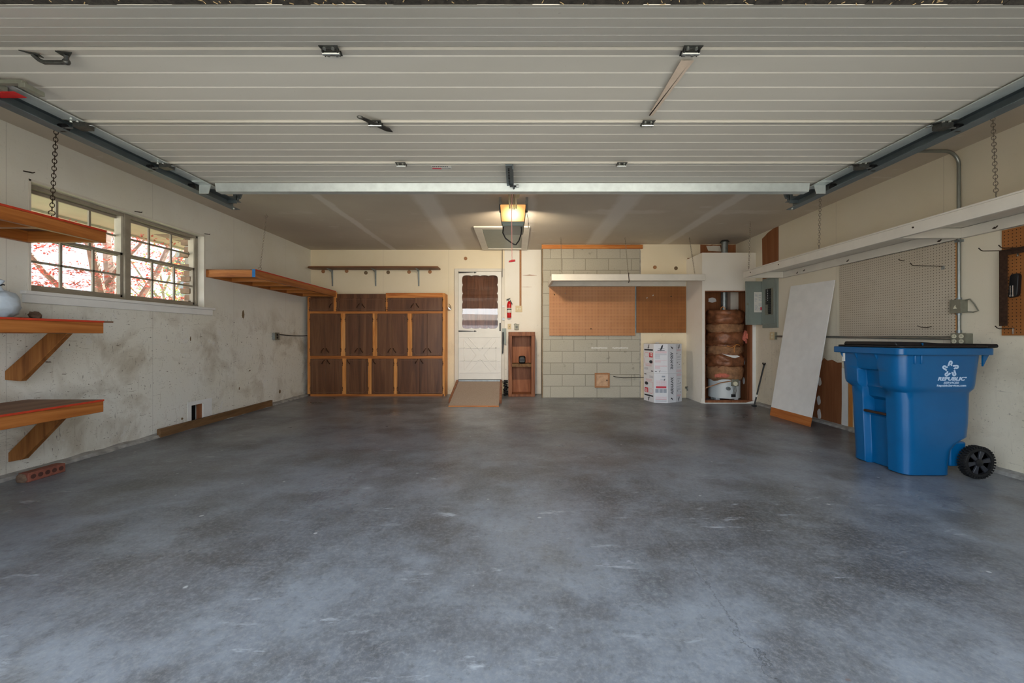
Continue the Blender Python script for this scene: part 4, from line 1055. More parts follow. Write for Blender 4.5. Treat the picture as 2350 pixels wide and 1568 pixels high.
cab_door(942, 1118, 1155, 1458, 'r', 1142, 'l', 'l'); cab_door(1155, 1115, 1380, 1455, 'l', 1142, 'r', 'r')

# ------------------------------------------------------------------ bracket shelf above the cabinets
zsh = Z(620, YB); yf = YB - 0.27
r = thing('bracket_shelf', (-2.62, YB, zsh - 0.28), 'long dark brown board shelf on steel brackets above cabinets', 'shelf')
xa, xb = X(702, yf), X(1011, YB)
part('shelf_board', G().prism([(xa + 0.05, yf, zsh), (xb, yf, zsh), (xb, YB, zsh), (xa + 0.10, YB, zsh), (xa, YB - 0.06, zsh), (xa, yf + 0.06, zsh)], (0, 0, 0.026)), M['walnut'], r, 0.002)
for px in (762, 861.5, 960.6):
    x = X(px, YB - 0.02); w = 0.012; zb_ = Z(657, YB)
    g = G().box(x - w, YB - 0.005, zb_, x + w, YB, zsh).box(x - w, yf + 0.04, zsh - 0.005, x + w, YB, zsh)
    g.prism([(x - 0.003, YB - 0.005, zb_ + 0.02), (x - 0.003, YB - 0.02, zb_ + 0.05), (x - 0.003, YB - 0.05, zsh - 0.05), (x - 0.003, yf + 0.06, zsh - 0.012), (x - 0.003, yf + 0.06, zsh - 0.005), (x - 0.003, YB - 0.005, zsh - 0.005)], (0.006, 0, 0))
    part('bracket', g, M['galv'], r)
plugs = [(220, 268, 'plug', 'round wooden plug below the bracket shelf, leftmost of its row'), (448, 265, 'plug', 'second round plug from the left under the bracket shelf'), (635, 281, 'plug_dark', 'grey round plug left of the middle shelf bracket'), (852, 277, 'plug_dark', 'grey round plug right of the middle shelf bracket'), (1055, 273, 'plug', 'reddish round plug left of the right shelf bracket'), (1258, 272, 'plug', 'round plug under the right end of bracket shelf')]
for cx, cy, mt, lab in plugs:
    x, z = X(cx / 4.239 + 690, YB), Z(cy / 4.239 + 560, YB)
    solo('wall_plug', G().cyl((x, YB, z), (x, YB - 0.008, z), 0.034, n=20), M[mt], (x, YB, z), lab, 'plug', 'round plugs on the back wall', bevel=0.002)
for px, py, yy, mt, lab in ((1068.5, 593.5, YB, 'plug', 'round wooden plug above the white storm door'), (1502.7, 613.7, YK, 'plug', 'round plug left of two above the white wall shelf'), (1551.1, 615.9, YK, 'plug_dark', 'dark round plug beside the heater closet')):
    x, z = X(px, yy), Z(py, yy)
    solo('wall_plug', G().cyl((x, yy, z), (x, yy - 0.008, z), 0.032, n=20).cyl((x, yy - 0.008, z), (x, yy - 0.01, z), 0.012, n=12), M[mt], (x, yy, z), lab, 'plug', 'round plugs on the back wall', bevel=0.002)

# ------------------------------------------------------------------ storm door in front of a panelled inner door
dY = YB - 0.03; ds = dY / FPX
def eX(c): return (c / 4.125 + 1020 - VX) * ds
def eZ(c): return CH - (c / 4.125 + 560 - VY) * ds
dr = thing('door_1', ((eX(97) + eX(570)) / 2, YB, eZ(1285)), 'white storm door with scalloped window in the back wall', 'door', kind='structure')
xa, xb, zt, zb_ = eX(97), eX(570), eZ(235), eZ(1300)
ia, ib, it = eX(131), eX(539), eZ(260)
part('door_frame', G().box(xa, YB - 0.045, zb_, ia, YB, zt).box(ib, YB - 0.045, zb_, xb, YB, zt).box(ia, YB - 0.045, it, ib, YB, zt), M['whitew'], dr, 0.003)
part('threshold', G().box(ia, YB - 0.06, eZ(1305), ib, YB + 0.05, eZ(1287)), M['galv'], dr)
# slab with a scalloped opening
la, lb, lt, lbm = ia + 0.004, ib - 0.004, it - 0.004, eZ(1283)
sx0, sx1, sz1, sz0 = eX(176), eX(496), eZ(306), eZ(793)
def scallop():
    pts = []
    def run(p, q, n):
        p, q = Vector(p), Vector(q); d = q - p; L = d.length; d.normalize(); nn = Vector((d.y, -d.x))
        for i in range(n):
            for k in range(7):
                a = math.pi * k / 7; c = L / n
                pts.append(p + d * (c * (i + 0.5) - math.cos(a) * c / 2) + nn * math.sin(a) * 0.020)
    run((sx0, sz0), (sx1, sz0), 4); run((sx1, sz0), (sx1, sz1), 6); run((sx1, sz1), (sx0, sz1), 4); run((sx0, sz1), (sx0, sz0), 6)
    return pts
sc = scallop()
bm = bmesh.new()
def loop(pts): 
    vs = [bm.verts.new((p[0], 0, p[1])) for p in pts]
    return [bm.edges.new((vs[i], vs[(i + 1) % len(vs)])) for i in range(len(vs))]
outer = [(la, lbm), (lb, lbm), (lb, lt), (la, lt)]
es = loop(outer) + loop([tuple(p) for p in sc])
bmesh.ops.triangle_fill(bm, edges=es, use_beauty=True, use_dissolve=False)
g = G(); bm.verts.index_update(); n = len(bm.verts)
fr = [(v.co.x, dY, v.co.z) for v in bm.verts]; bk = [(v.co.x, dY + 0.028, v.co.z) for v in bm.verts]
fs = [tuple(v.index for v in f.verts) for f in bm.faces]
fs2 = fs + [tuple(i + n for i in f[::-1]) for f in fs]
for e in bm.edges:
    if len(e.link_faces) == 1: i, j = e.verts[0].index, e.verts[1].index; fs2.append((i, j, j + n, i + n))
g.add(fr + bk, fs2); bm.free()
slab = part('storm_door', g, M['doorwhite'], dr)
part('door_glass', G().box(sx0 - 0.03, dY + 0.012, sz0 - 0.03, sx1 + 0.03, dY + 0.016, sz1 + 0.03), M['stormglass'], slab, label='clear storm door glass')
g = G(); T = 0.009
def bead(c0, d0, c1, d1, w=0.016): g.stroke([(eX(c0), eZ(d0)), (eX(c1), eZ(d1))], w, (0, dY + 0.0005, 0), (1, 0, 0), (0, 0, 1), (0, -1, 0), T)
bead(140, 880, 530, 880, 0.026); bead(140, 985, 530, 985, 0.022); bead(140, 1105, 530, 1105, 0.022); bead(140, 1216, 530, 1216, 0.026)
part('cross_rail', g, M['doorwhite'], slab, 0.002)
g = G()
for (p, q) in (((185, 900), (190, 1195)), ((488, 900), (488, 1195))): bead(*p, *q, 0.016)
part('panel_bead', g, M['doorwhite'], slab, 0.002)
g = G()
for (p, q) in (((192, 915), (300, 1050)), ((300, 1050), (192, 1190)), ((485, 915), (372, 1050)), ((372, 1050), (485, 1190)), ((228, 890), (335, 1012)), ((335, 1012), (445, 890)), ((232, 1208), (338, 1085)), ((338, 1085), (440, 1208))): bead(*p, *q, 0.014)
part('crossbuck', g, M['doorwhite'], slab, 0.002)
for d in (272, 826):
    z = eZ(d); x = eX(134)
    g = G().prism([(x, dY - 0.001, z - 0.012), (eX(280), dY - 0.001, z - 0.004), (eX(285), dY - 0.001, z - 0.014), (eX(306), dY - 0.001, z), (eX(285), dY - 0.001, z + 0.014), (eX(280), dY - 0.001, z + 0.004), (x, dY - 0.001, z + 0.012)], (0, -0.004, 0))
    part('strap_hinge', g, M['black'], slab, label='black arrow-shaped strap hinge')
x = eX(527)
part('pull_handle', G().box(x - 0.012, dY - 0.004, eZ(826), x + 0.012, dY, eZ(748)).tube([(x, dY - 0.004, eZ(760)), (x, dY - 0.035, eZ(770)), (x, dY - 0.035, eZ(805)), (x, dY - 0.004, eZ(818))], 0.007, 8), M['black'], slab, label='black door pull')
# inner door
dk = YB + 0.075
part('inner_door', G().box(DX0, dk, DZ0, DX1, dk + 0.04, DZ1), M['bookcase'], dr, label='brown six-panel inner door')
g = G()
for c0, c1, d0, d1 in ((200, 310, 330, 425), (370, 478, 330, 425), (200, 310, 482, 790), (370, 478, 482, 790), (200, 310, 860, 1200), (370, 478, 860, 1200)):
    xa_, xb_, za_, zb2 = eX(c0), eX(c1), eZ(d1), eZ(d0)
    g.stroke([(xa_, za_), (xb_, za_), (xb_, zb2), (xa_, zb2), (xa_, za_)], 0.022, (0, dk, 0), (1, 0, 0), (0, 0, 1), (0, -1, 0), 0.008)
    g.box(xa_ + 0.04, dk - 0.006, za_ + 0.04, xb_ - 0.04, dk, zb2 - 0.04)
part('raised_panel', g, M['bookcase'], dr, 0.004)
struct('wall_outer', G().box(-1.6, YB + 0.12, 0, 0.3, YB + 0.16, 2.6), M['dark'], 'dark house wall behind the inner door', 'wall')
# things on the white panel by the door
r = thing('door_closer', (eX(558), YB - 0.05, eZ(725)), 'slim white pneumatic door closer on the door frame', 'door closer')
part('cylinder', G().cyl((eX(558), YB - 0.06, eZ(700)), (eX(558), YB - 0.06, eZ(592)), 0.011, n=10), M['doorwhite'], r)
part('bracket', G().box(eX(548), YB - 0.066, eZ(722), eX(572), YB - 0.045, eZ(702)).box(eX(548), YB - 0.066, eZ(600), eX(570), YB - 0.045, eZ(585)), M['galv'], r, split=True)
r = thing('latch_bar', (eX(560), YB - 0.03, eZ(1040)), 'black plate with long bar beside the storm door', 'latch')
part('plate', G().box(eX(545), YB - 0.052, eZ(950), eX(585), YB - 0.045, eZ(800)), M['panelgrey'], r)
part('bar', G().prism([(eX(546), YB - 0.06, eZ(1040)), (eX(558), YB - 0.06, eZ(1035)), (eX(566), YB - 0.06, eZ(900)), (eX(562), YB - 0.06, eZ(832)), (eX(548), YB - 0.06, eZ(838))], (0, -0.03, 0)), M['black'], r, 0.004)
fe = thing('fire_extinguisher', (eX(613), YB - 0.07, eZ(700)), 'small red fire extinguisher hung beside the door', 'fire extinguisher')
c = (eX(613), YB - 0.065, 0); z0, z1 = eZ(700), eZ(545); R = 0.040
part('cylinder', G().lathe([(R * 0.86, 0), (R, 0.012), (R, (z1 - z0) * 0.80), (R * 0.8, (z1 - z0) * 0.92), (R * 0.35, z1 - z0)], (c[0], c[1], z0), 24), M['red_enamel'], fe)
part('label', G().lathe([(R + 0.0006, 0), (R + 0.0006, 0.085)], (c[0], c[1], z0 + 0.095), 24), M['paper'], fe, label='white printed label')
part('strap', G().lathe([(R + 0.002, 0), (R + 0.002, 0.018)], (c[0], c[1], eZ(625)), 24), M['black'], fe, label='black bracket strap')
g = G().cyl((c[0], c[1], z1 - 0.002), (c[0], c[1], z1 + 0.025), 0.014, n=12).prism([(c[0] - 0.05, c[1] - 0.008, eZ(537)), (c[0] + 0.02, c[1] - 0.008, eZ(520)), (c[0] + 0.02, c[1] - 0.008, eZ(514)), (c[0] - 0.05, c[1] - 0.008, eZ(527))], (0, 0.016, 0))
g.prism([(c[0] - 0.012, c[1] - 0.008, eZ(545)), (c[0] + 0.02, c[1] - 0.008, eZ(530)), (c[0] + 0.065, c[1] - 0.008, eZ(572)), (c[0] + 0.055, c[1] - 0.008, eZ(572))], (0, 0.016, 0))
part('valve_handle', g, M['black'], fe, label='black valve and lever')
part('gauge', G().cyl((c[0] + 0.004, c[1] - 0.012, eZ(538)), (c[0] + 0.004, c[1] - 0.022, eZ(538)), 0.012, n=14), M['gauge'], fe)
wp_ = YB - 0.012
r = thing('switch_plate', (eX(704), wp_, eZ(645)), 'beige outlet plate at the foot of the wooden cable cover', 'switch')
part('plate', G().box(eX(672), wp_ - 0.010, eZ(645), eX(736), wp_, eZ(585)), M['ivory'], r, 0.002)
part('socket', G().cyl((eX(691), wp_ - 0.009, eZ(614)), (eX(691), wp_ - 0.013, eZ(614)), 0.016, n=14).cyl((eX(716), wp_ - 0.009, eZ(614)), (eX(716), wp_ - 0.013, eZ(614)), 0.016, n=14), M['gauge'], r)
solo('cable_cover', G().box(eX(710), wp_ - 0.014, eZ(585), eX(729), wp_, ZC - 0.005), M['plug'], (eX(719), wp_, eZ(585)), 'thin tan wooden cable cover strip up to the ceiling', 'trim strip', bevel=0.002)
r = thing('light_switch', (eX(615), wp_, eZ(808)), 'ivory light switch plate right of the door latch', 'switch')
part('plate', G().box(eX(598), wp_ - 0.006, eZ(808), eX(632), wp_, eZ(757)), M['ivory'], r, 0.002)
part('toggle', G().box(eX(613), wp_ - 0.016, eZ(788), eX(617), wp_ - 0.006, eZ(776)), M['black'], r)
r = thing('door_control', (eX(683), wp_, eZ(812)), 'grey door opener button box above the brown cubby shelf', 'control')
part('case', G().box(eX(662), wp_ - 0.03, eZ(812), eX(704), wp_, eZ(760)), M['boxgrey'], r, 0.004)
part('button', G().box(eX(672), wp_ - 0.034, eZ(800), eX(694), wp_ - 0.03, eZ(775)), M['hinge'], r)
part('top_wire', G().tube([(eX(656), wp_ - 0.004, eZ(764)), (eX(668), wp_ - 0.008, eZ(754)), (eX(708), wp_ - 0.004, eZ(764))], 0.003, 6), M['hinge'], r)
chain('pull_chain', (eX(549), YB - 0.14, eZ(322)), (eX(549), YB - 0.10, ZC), 'thin dark chain hanging right of the storm door', 'chain_dark', 0.026, None, False, 0.0022)
# chrome hose hook beside the cabinets
hx, hz, hy = eX(42) + 0.012, eZ(612), YB
r = thing('hose_hook', (hx, hy, hz), 'shiny steel coiled hook between cabinets and door frame', 'hook')
part('coil', G().torus((hx, hy - 0.03, hz), 0.028, 0.009, (1, 0, 0), (0, 0, 1), 20, 8).torus((hx + 0.002, hy - 0.05, hz + 0.004), 0.022, 0.008, (1, 0, 0), (0, 0, 1), 18, 8).cyl((hx, hy, hz), (hx, hy - 0.05, hz), 0.012, n=10), M['chrome'], r)
part('tail', G().tube([(hx + 0.03, hy - 0.03, hz + 0.02), (hx + 0.01, hy - 0.03, hz + 0.06), (hx - 0.015, hy - 0.02, hz + 0.09)], 0.004, 6), M['black'], r, label='thin dark tail wire')

# ------------------------------------------------------------------ ramp up to the door
y0, y1 = 989.75 / 160.5, YB - 0.07; z0, z1 = 0.012, eZ(1300)
x0a, x0b, x1a, x1b = X(1029, y0), X(1145, y0), -1.085, -0.315
rm = thing('door_ramp', ((x0a + x0b) / 2, y0 + 0.6, 0), 'carpeted wooden ramp rising from the floor to the door', 'ramp')
part('carpet_deck', G().add([(x0a, y0, 0), (x0b, y0, 0), (x1b, y1, z1 - 0.02), (x1a, y1, z1 - 0.02), (x0a, y0, z0), (x0b, y0, z0), (x1b, y1, z1), (x1a, y1, z1)], [(0, 3, 2, 1), (4, 5, 6, 7), (0, 1, 5, 4), (1, 2, 6, 5), (2, 3, 7, 6), (3, 0, 4, 7)]), M['carpet'], rm)
part('deck_edge', G().box(x0a, y0 - 0.004, 0, x0b, y0, 0.014), M['pine_x'], rm, label='bare plywood front edge')
ym = y0 + 0.28; f = (ym - y0) / (y1 - y0)
for sgn, xa_ in ((-1, x1a), (1, x1b)):
    xx = x0a if sgn < 0 else x0b
    g = G().prism([(xx + (xa_ - xx) * f, ym, 0), (xa_, y1, 0), (xa_, y1, z1 + 0.03), (xx + (xa_ - xx) * f, ym, (z1) * f + 0.012)], (sgn * 0.038, 0, 0))
    part('side_board', g, M['bookcase'], rm, 0.002)
# ------------------------------------------------------------------ brown cubby shelf beside the ramp
bY = 7.18; bs = bY / FPX
def kX(c): return (c / 4.125 + 1020 - VX) * bs
def kZ(c): return CH - (c / 4.125 + 560 - VY) * bs
bk_ = thing('cubby_shelf', ((kX(605) + kX(858)) / 2, 7.33, 0), 'narrow reddish brown open cubby shelf with two compartments', 'shelf unit')
xa, xb, zt = kX(605), kX(858), kZ(833); yb_ = YB - 0.014
part('side_panel', G().box(xa, bY, 0, kX(640), yb_, zt - 0.05), M['bookcase'], bk_, 0.003)
part('side_panel', G().box(kX(822), bY, 0, xb, yb_, zt - 0.05), M['bookcase'], bk_, 0.003)
part('top_board', G().box(xa, bY - 0.006, kZ(872), xb, yb_, zt), M['bookcase'], bk_, 0.004)
part('bottom_board', G().box(kX(640), bY, 0, kX(822), yb_, kZ(1424)), M['bookcase'], bk_, 0.003)
part('shelf_board', G().box(kX(640), bY + 0.01, kZ(1165), kX(822), yb_, kZ(1136)), M['old2x4'], bk_, 0.002)
part('back_panel', G().box(kX(640), yb_ - 0.012, kZ(1424), kX(822), yb_, kZ(872)), M['bookback'], bk_, label='orange swirled plywood back')
x0, x1 = kX(703), kX(768)
r = thing('small_appliance', ((x0 + x1) / 2, bY + 0.12, kZ(1136)), 'small rounded black device on the middle shelf of brown cubby', 'device')
part('case', G().box(x0, bY + 0.06, kZ(1136) + 0.0005, x1, bY + 0.16, kZ(1062)), M['black'], r, 0.03)
part('face', G().stroke([(x0 + 0.02, kZ(1118)), (x0 + 0.02, kZ(1085)), (x1 - 0.02, kZ(1085)), (x1 - 0.02, kZ(1118)), (x0 + 0.02, kZ(1118))], 0.006, (0, bY + 0.0595, 0), (1, 0, 0), (0, 0, 1), (0, -1, 0), 0.002), M['hinge'], r, label='grey rim on the black device')
r = thing('strap_bundle', (eX(592), 7.3, 0), 'black webbing bundle on the floor left of the brown cubby', 'straps')
g = G(); rnd = random.Random(11); bx = kX(590) - 0.022
for i in range(9):
    z = 0.02 + i * 0.031; g.torus((bx + rnd.uniform(-.01, .01), 7.33, z), 0.030, 0.012, (1, rnd.uniform(-.3, .3), rnd.uniform(-.3, .3)), (0, 1, rnd.uniform(-.4, .4)), 12, 6)
part('webbing', g, M['black'], r)
# ------------------------------------------------------------------ block wall: pegboards, shelf, plate, wire
r = solo('pegboard', G().box(X(1260.5, 7.05), 7.046, Z(770.6, 7.05), X(1457, 7.05), 7.054, 1.948), M['peg_tan'], (1.3, 7.054, 1.2), 'tan pegboard on the block wall, the wider left one', 'pegboard')
solo('pegboard', G().box(X(1460.6, 7.05), 7.046, Z(764, 7.05), X(1575, 7.05) - 0.004, 7.054, 1.948), M['peg_brown'], (2.5, 7.054, 1.2), 'darker brown pegboard nearest to the heater closet', 'pegboard')
solo('metal_strip', G().box(X(1457.4, 7.05), 7.046, Z(764, 7.05), X(1459.8, 7.05), YK, 1.952), M['galv'], (X(1458.5, 7.05), YK, 1.2), 'narrow grey strip between the two back pegboards', 'strip')
k = lambda px, py: (X(px, 7.046), 7.046, Z(py, 7.046))
for px, py, mt, lab in ((1498, 678.7, 'white', 'small white peg at the top of brown pegboard'), (1484, 684.5, 'white', 'lower left small white peg on brown pegboard'), (1539.5, 681, 'chain_dark', 'small dark peg hook on the brown pegboard'), (1296.5, 674, 'chrome', 'small bright peg on the tan pegboard'), (1355.6, 755, 'chain_dark', 'dark peg low on the tan pegboard'), (1272, 677, 'chain_dark', 'dark wire peg at the left of tan pegboard')):
    x, y, z = k(px, py)
    solo('peg', G().tube([(x, y, z), (x, y - 0.02, z), (x + 0.004, y - 0.024, z + 0.012)], 0.007, 8), M[mt], (x, y, z), lab, 'peg')
ws = thing('hanging_shelf', (1.74, 6.69, 1.95), 'white painted hanging shelf over the back pegboards', 'shelf')
a, b = 0.539, 2.945; y0, y1 = 6.31, YK - 0.001; z0, z1 = 1.95, 2.05
part('front_board', G().box(a, y0, z0, b, y0 + 0.038, z1), M['whitew'], ws, 0.004)
part('end_board', G().box(a, y0 + 0.038, z0, a + 0.038, y1, z1 - 0.015), M['whitew'], ws, 0.003)
part('wall_cleat', G().box(a + 0.038, y1 - 0.038, z0 + 0.005, b - 0.0, y1, z1 - 0.015), M['whitew'], ws, 0.003)
part('shelf_top', G().box(a + 0.001, y0 + 0.038, z1 - 0.015, b, y1, z1 - 0.001), M['whitew'], ws)
g = G().tube([(1.745, y0 - 0.006, z1 + 0.02), (1.742, y0 - 0.006, z1 - 0.02), (1.75, y0 - 0.006, z0 - 0.01), (1.748, y0 + 0.02, z0 - 0.03)], 0.006, 6)
part('wire_hook', g, M['chain_dark'], ws, label='dark wire bent over the front board')
for x, lab in ((0.70, 'thin chain over the left end of white back shelf'), (1.745, 'thin chain over the middle of white back shelf'), (2.79, 'thin chain over the right end of white back shelf')):
    chain('chain', (x, y0 + 0.02, z1), (x + 0.01, y0 + 0.25, ZC), lab, 'chain', 0.028, 'shelf chains', wire=0.0016)
r = thing('access_door', (1.488, YK, 0.178), 'small rust spotted metal access door in the block wall', 'hatch')
xa, xb, za, zb_ = X(1364.7, YK), X(1398.7, YK), Z(889.6, YK), Z(856, YK); w = 0.028
part('frame', G().box(xa, YK - 0.02, za, xa + w, YK, zb_).box(xb - w, YK - 0.02, za, xb, YK, zb_).box(xa + w, YK - 0.02, za, xb - w, YK, za + w).box(xa + w, YK - 0.02, zb_ - w, xb - w, YK, zb_), M['plug'], r, 0.002)
part('plate', G().box(xa + w, YK - 0.012, za + w, xb - w, YK, zb_ - w), M['rustmetal'], r)
part('knob', G().cyl((xb - w - 0.02, YK - 0.012, (za + zb_) / 2), (xb - w - 0.02, YK - 0.02, (za + zb_) / 2), 0.012, n=10), M['rustdark'], r)
solo('wall_wire', G().tube([(X(1408, YK), YK, Z(864, YK)), (X(1411, YK), YK - 0.03, Z(864.5, YK)), (X(1430, YK), YK - 0.04, Z(867, YK)), (X(1455, YK), YK - 0.03, Z(866.5, YK)), (X(1480, YK), YK - 0.03, Z(866, YK)), (X(1510, YK), YK - 0.02, Z(866, YK))], 0.006, 6), M['black'], (X(1408, YK), YK, Z(864, YK)), 'dark wire running from block wall behind the white cartons', 'wire')
x = X(1573, YK); z = Z(892, YK)
r = thing('hose_tap', (x, YK, z), 'small brass-grey tap low beside the heater closet', 'tap')
part('body', G().tube([(x, YK, z + 0.01), (x, YK - 0.06, z + 0.01), (x, YK - 0.085, z - 0.02)], 0.010, 8), M['galv'], r)
part('handle', G().cyl((x - 0.03, YK - 0.06, z + 0.035), (x + 0.03, YK - 0.06, z + 0.035), 0.006, n=8).cyl((x, YK - 0.06, z + 0.01), (x, YK - 0.06, z + 0.035), 0.005, n=8), M['hinge'], r)

# ------------------------------------------------------------------ two printed cartons stacked in the corner
CP = [(2.144, 6.826), (2.217, 6.53), (2.431, 6.50), (2.590, 6.575), (2.733, 6.69), (2.735, 6.90), (2.60, 7.03), (2.22, 7.03)]
def carton(z0, z1, lab, flip, dx):
    r = thing('carton', (2.44, 6.77, z0), lab, 'box', 'printed cartons')
    P = [(x + dx, y) for x, y in CP]
    part('shell', G().prism([(x, y, z0) for x, y in P], (0, 0, z1 - z0)), M['box_card'], r, 0.002, smooth=False)
    H = z1 - z0
    def face(i):
        a, b = Vector((*P[i], 0)), Vector((*P[i + 1], 0)); u = (b - a); L = u.length; u.normalize()
        n = Vector((u.y, -u.x, 0)); return a, u, L, n
    def rect(g, i, u0, u1, v0, v1):
        """u across the face 0..1, v from the carton's own top 0..1"""
        a, u, L, n = face(i)
        if flip: u0, u1, v0, v1 = 1 - u1, 1 - u0, 1 - v1, 1 - v0
        zt, zb = z1 - v0 * H, z1 - v1 * H
        p = [a + u * (L * q) + Vector((0, 0, zz)) + n * 0.0008 for q, zz in ((u0, zb), (u1, zb), (u1, zt), (u0, zt))]
        g.prism(p, n * 0.0006)
    def poly(g, i, pts):
        a, u, L, n = face(i)
        if flip: pts = [(1 - q, 1 - v) for q, v in pts]
        g.prism([a + u * (L * q) + Vector((0, 0, z1 - v * H)) + n * 0.0008 for q, v in pts], n * 0.0006)
    def bird(g, i, cu, cv, s_):
        a, u, L, n = face(i); k = s_ / L; h = s_ / H
        poly(g, i, [(cu + k * 0.35, cv - h * 0.6), (cu + k * 0.30, cv - h * 0.1), (cu + k * 0.1, cv + h * 0.35), (cu - k * 0.25, cv + h * 0.40), (cu - k * 0.05, cv + h * 0.05), (cu + k * 0.05, cv - h * 0.3)])
        poly(g, i, [(cu - k * 0.6, cv + h * 0.20), (cu - k * 0.2, cv + h * 0.12), (cu - k * 0.25, cv + h * 0.22)])
        poly(g, i, [(cu + k * 0.2, cv + h * 0.14), (cu + k * 0.65, cv + h * 0.10), (cu + k * 0.2, cv + h * 0.22)])
        poly(g, i, [(cu - k * 0.22, cv + h * 0.46), (cu + k * 0.05, cv + h * 0.42), (cu + k * 0.0, cv + h * 0.6), (cu - k * 0.1, cv + h * 0.6)])
    ink, red, pink, grey = G(), G(), G(), G()
    # left face: emblem, bar, pink panel, red square, oval
    bird(ink, 0, 0.48, 0.10, 0.075); rect(ink, 0, 0.08, 0.92, 0.185, 0.235)
    for v in (0.29, 0.68): rect(pink, 0, 0.10, 0.88, v, v + 0.008)
    for q in (0.10, 0.88): rect(pink, 0, q - 0.012, q + 0.012, 0.50, 0.68)
    pts = [(0.30 + 0.21 * math.cos(t * 0.3927), 0.38 + 0.085 * math.sin(t * 0.3927)) for t in range(17)]
    for t in range(16): poly(pink, 0, [pts[t], pts[t + 1], (0.30 + 0.19 * math.cos((t + 1) * .3927), 0.38 + 0.075 * math.sin((t + 1) * .3927)), (0.30 + 0.19 * math.cos(t * .3927), 0.38 + 0.075 * math.sin(t * .3927))])
    rect(red, 0, 0.56, 0.90, 0.31, 0.47)
    poly(ink, 0, [(0.73 + 0.17 * math.cos(t * 0.3927), 0.62 + 0.055 * math.sin(t * 0.3927)) for t in range(16)])
    for v in (0.72, 0.745, 0.77): rect(pink, 0, 0.2, 0.8, v, v + 0.009)
    for v in (0.83, 0.85, 0.87, 0.89): rect(grey, 0, 0.08, 0.45, v, v + 0.008)
    rect(ink, 0, 0.74, 0.94, 0.92, 0.95)
    # front face
    if not flip:
        bird(ink, 1, 0.52, 0.13, 0.09)
        rect(ink, 1, 0.26, 0.78, 0.215, 0.232)
        for v in (0.26, 0.285, 0.305): rect(pink, 1, 0.10, 0.92, v, v + 0.010)
        for v in (0.34, 0.365, 0.39, 0.415, 0.44, 0.465, 0.49): rect(grey, 1, 0.08, 0.92 if v < .38 else 0.45, v, v + 0.007)
        for v in (0.56, 0.58, 0.60, 0.62): rect(pink, 1, 0.08, 0.92 if v < .58 else 0.5, v, v + 0.007)
        for v in (0.74, 0.76, 0.78, 0.80, 0.84): rect(pink, 1, 0.08, 0.94 if v < .77 else 0.45, v, v + 0.007)
        rect(ink, 1, 0.08, 0.22, 0.925, 0.945); bird(ink, 1, 0.42, 0.93, 0.03); rect(grey, 1, 0.5, 0.92, 0.94, 0.948)
    else:
        # this carton stands on its head, so v counts from its lower end
        for v in (0.05, 0.065, 0.09): rect(grey, 1, 0.1, 0.9, v, v + 0.008)
        for v in (0.12, 0.15, 0.19): rect(red if v == .12 else pink, 1, 0.1, 0.9, v, v + 0.008)
        for q in (0.10, 0.38, 0.67): rect(grey, 1, q, q + 0.24, 0.34, 0.47)
        rect(red, 1, 0.12, 0.86, 0.50, 0.565)
        for q in (0.12, 0.24, 0.36, 0.48, 0.60, 0.72, 0.85): rect(pink, 1, q, q + 0.008, 0.58, 0.75)
        for v in (0.58, 0.61, 0.64, 0.67, 0.70, 0.73, 0.75): rect(pink, 1, 0.12, 0.86, v, v + 0.005)
        rect(grey, 1, 0.2, 0.55, 0.78, 0.79); bird(ink, 1, 0.24, 0.785, 0.035); rect(grey, 1, 0.2, 0.45, 0.87, 0.92)
    # right-hand face
    bird(ink, 3, 0.5, 0.10, 0.07)
    for v in (0.2, 0.22, 0.24): rect(pink, 3, 0.15, 0.85, v, v + 0.008)
    for (q, v) in ((0.2, 0.33), (0.75, 0.38), (0.25, 0.65), (0.6, 0.72)): rect(ink, 3, q - 0.05, q + 0.05, v - 0.012, v + 0.012)
    for v in (0.42, 0.46, 0.54, 0.62, 0.80): rect(grey, 3, 0.25, 0.8, v, v + 0.01)
    for v in (0.90, 0.93, 0.955): rect(pink, 3, 0.1, 0.9, v, v + 0.01)
    for nm, g, mt in (('dark_markings', ink, 'ink'), ('red_markings', red, 'inkred'), ('pale_red_markings', pink, 'inkpink'), ('grey_markings', grey, 'inkgrey')): part(nm, g, M[mt], r, smooth=False)
    # big name on the narrow chamfer face, read sideways
    a, u, L, n = face(2); sg = -1 if flip else 1
    g = G(); zc = z1 - H * (0.14 if not flip else 0.86); c = a + u * (L * 0.5) + Vector((0, 0, zc)) + n * 0.0008
    up = Vector((0, 0, sg))
    for pts in ([(-.45, .9), (.1, .2), (.55, .25), (.2, -.1), (.35, -.5), (.0, -.2), (-.2, .1)], [(0.1, -0.1), (0.6, -0.25), (0.3, -0.05)]):
        g.prism([c + u * (q * 0.06 * sg) + up * (v * 0.042) for q, v in pts], n * 0.0006)
    part('emblem', g, M['ink'], r)
    o = a + u * (L * (0.5 - 0.17 * sg)) + n * 0.0008 + Vector((0, 0, z1 - H * (0.57 if not flip else 0.43)))
    text_mesh('lettering', 'AIRHAWK', 0.085, M['ink'], r, o, Vector((0, 0, -sg)), u * sg, bold=0.001, shear=0.25, width=H * 0.60)
    a, u, L, n = face(0); v0 = 0.42; q = 0.73
    if flip: v0, q = 1 - v0, 1 - q
    text_mesh('number', '12', 0.065, M['white'], r, a + u * (L * q) + Vector((0, 0, z1 - H * v0)) + n * 0.0016, u * sg, Vector((0, 0, sg)), bold=0.002)
    return r
carton(0.0, 0.476, 'white printed carton standing upside down on the floor', True, 0.0)
carton(0.4775, 0.953, 'white printed carton stacked on top of another carton', False, -0.004)
solo('paper_scrap', G().blob((2.36, 6.80, 0.966), (0.035, 0.03, 0.013), 3, 0.5), M['white'], (2.36, 6.80, 0.953), 'small crumpled white scrap on the top carton', 'paper')

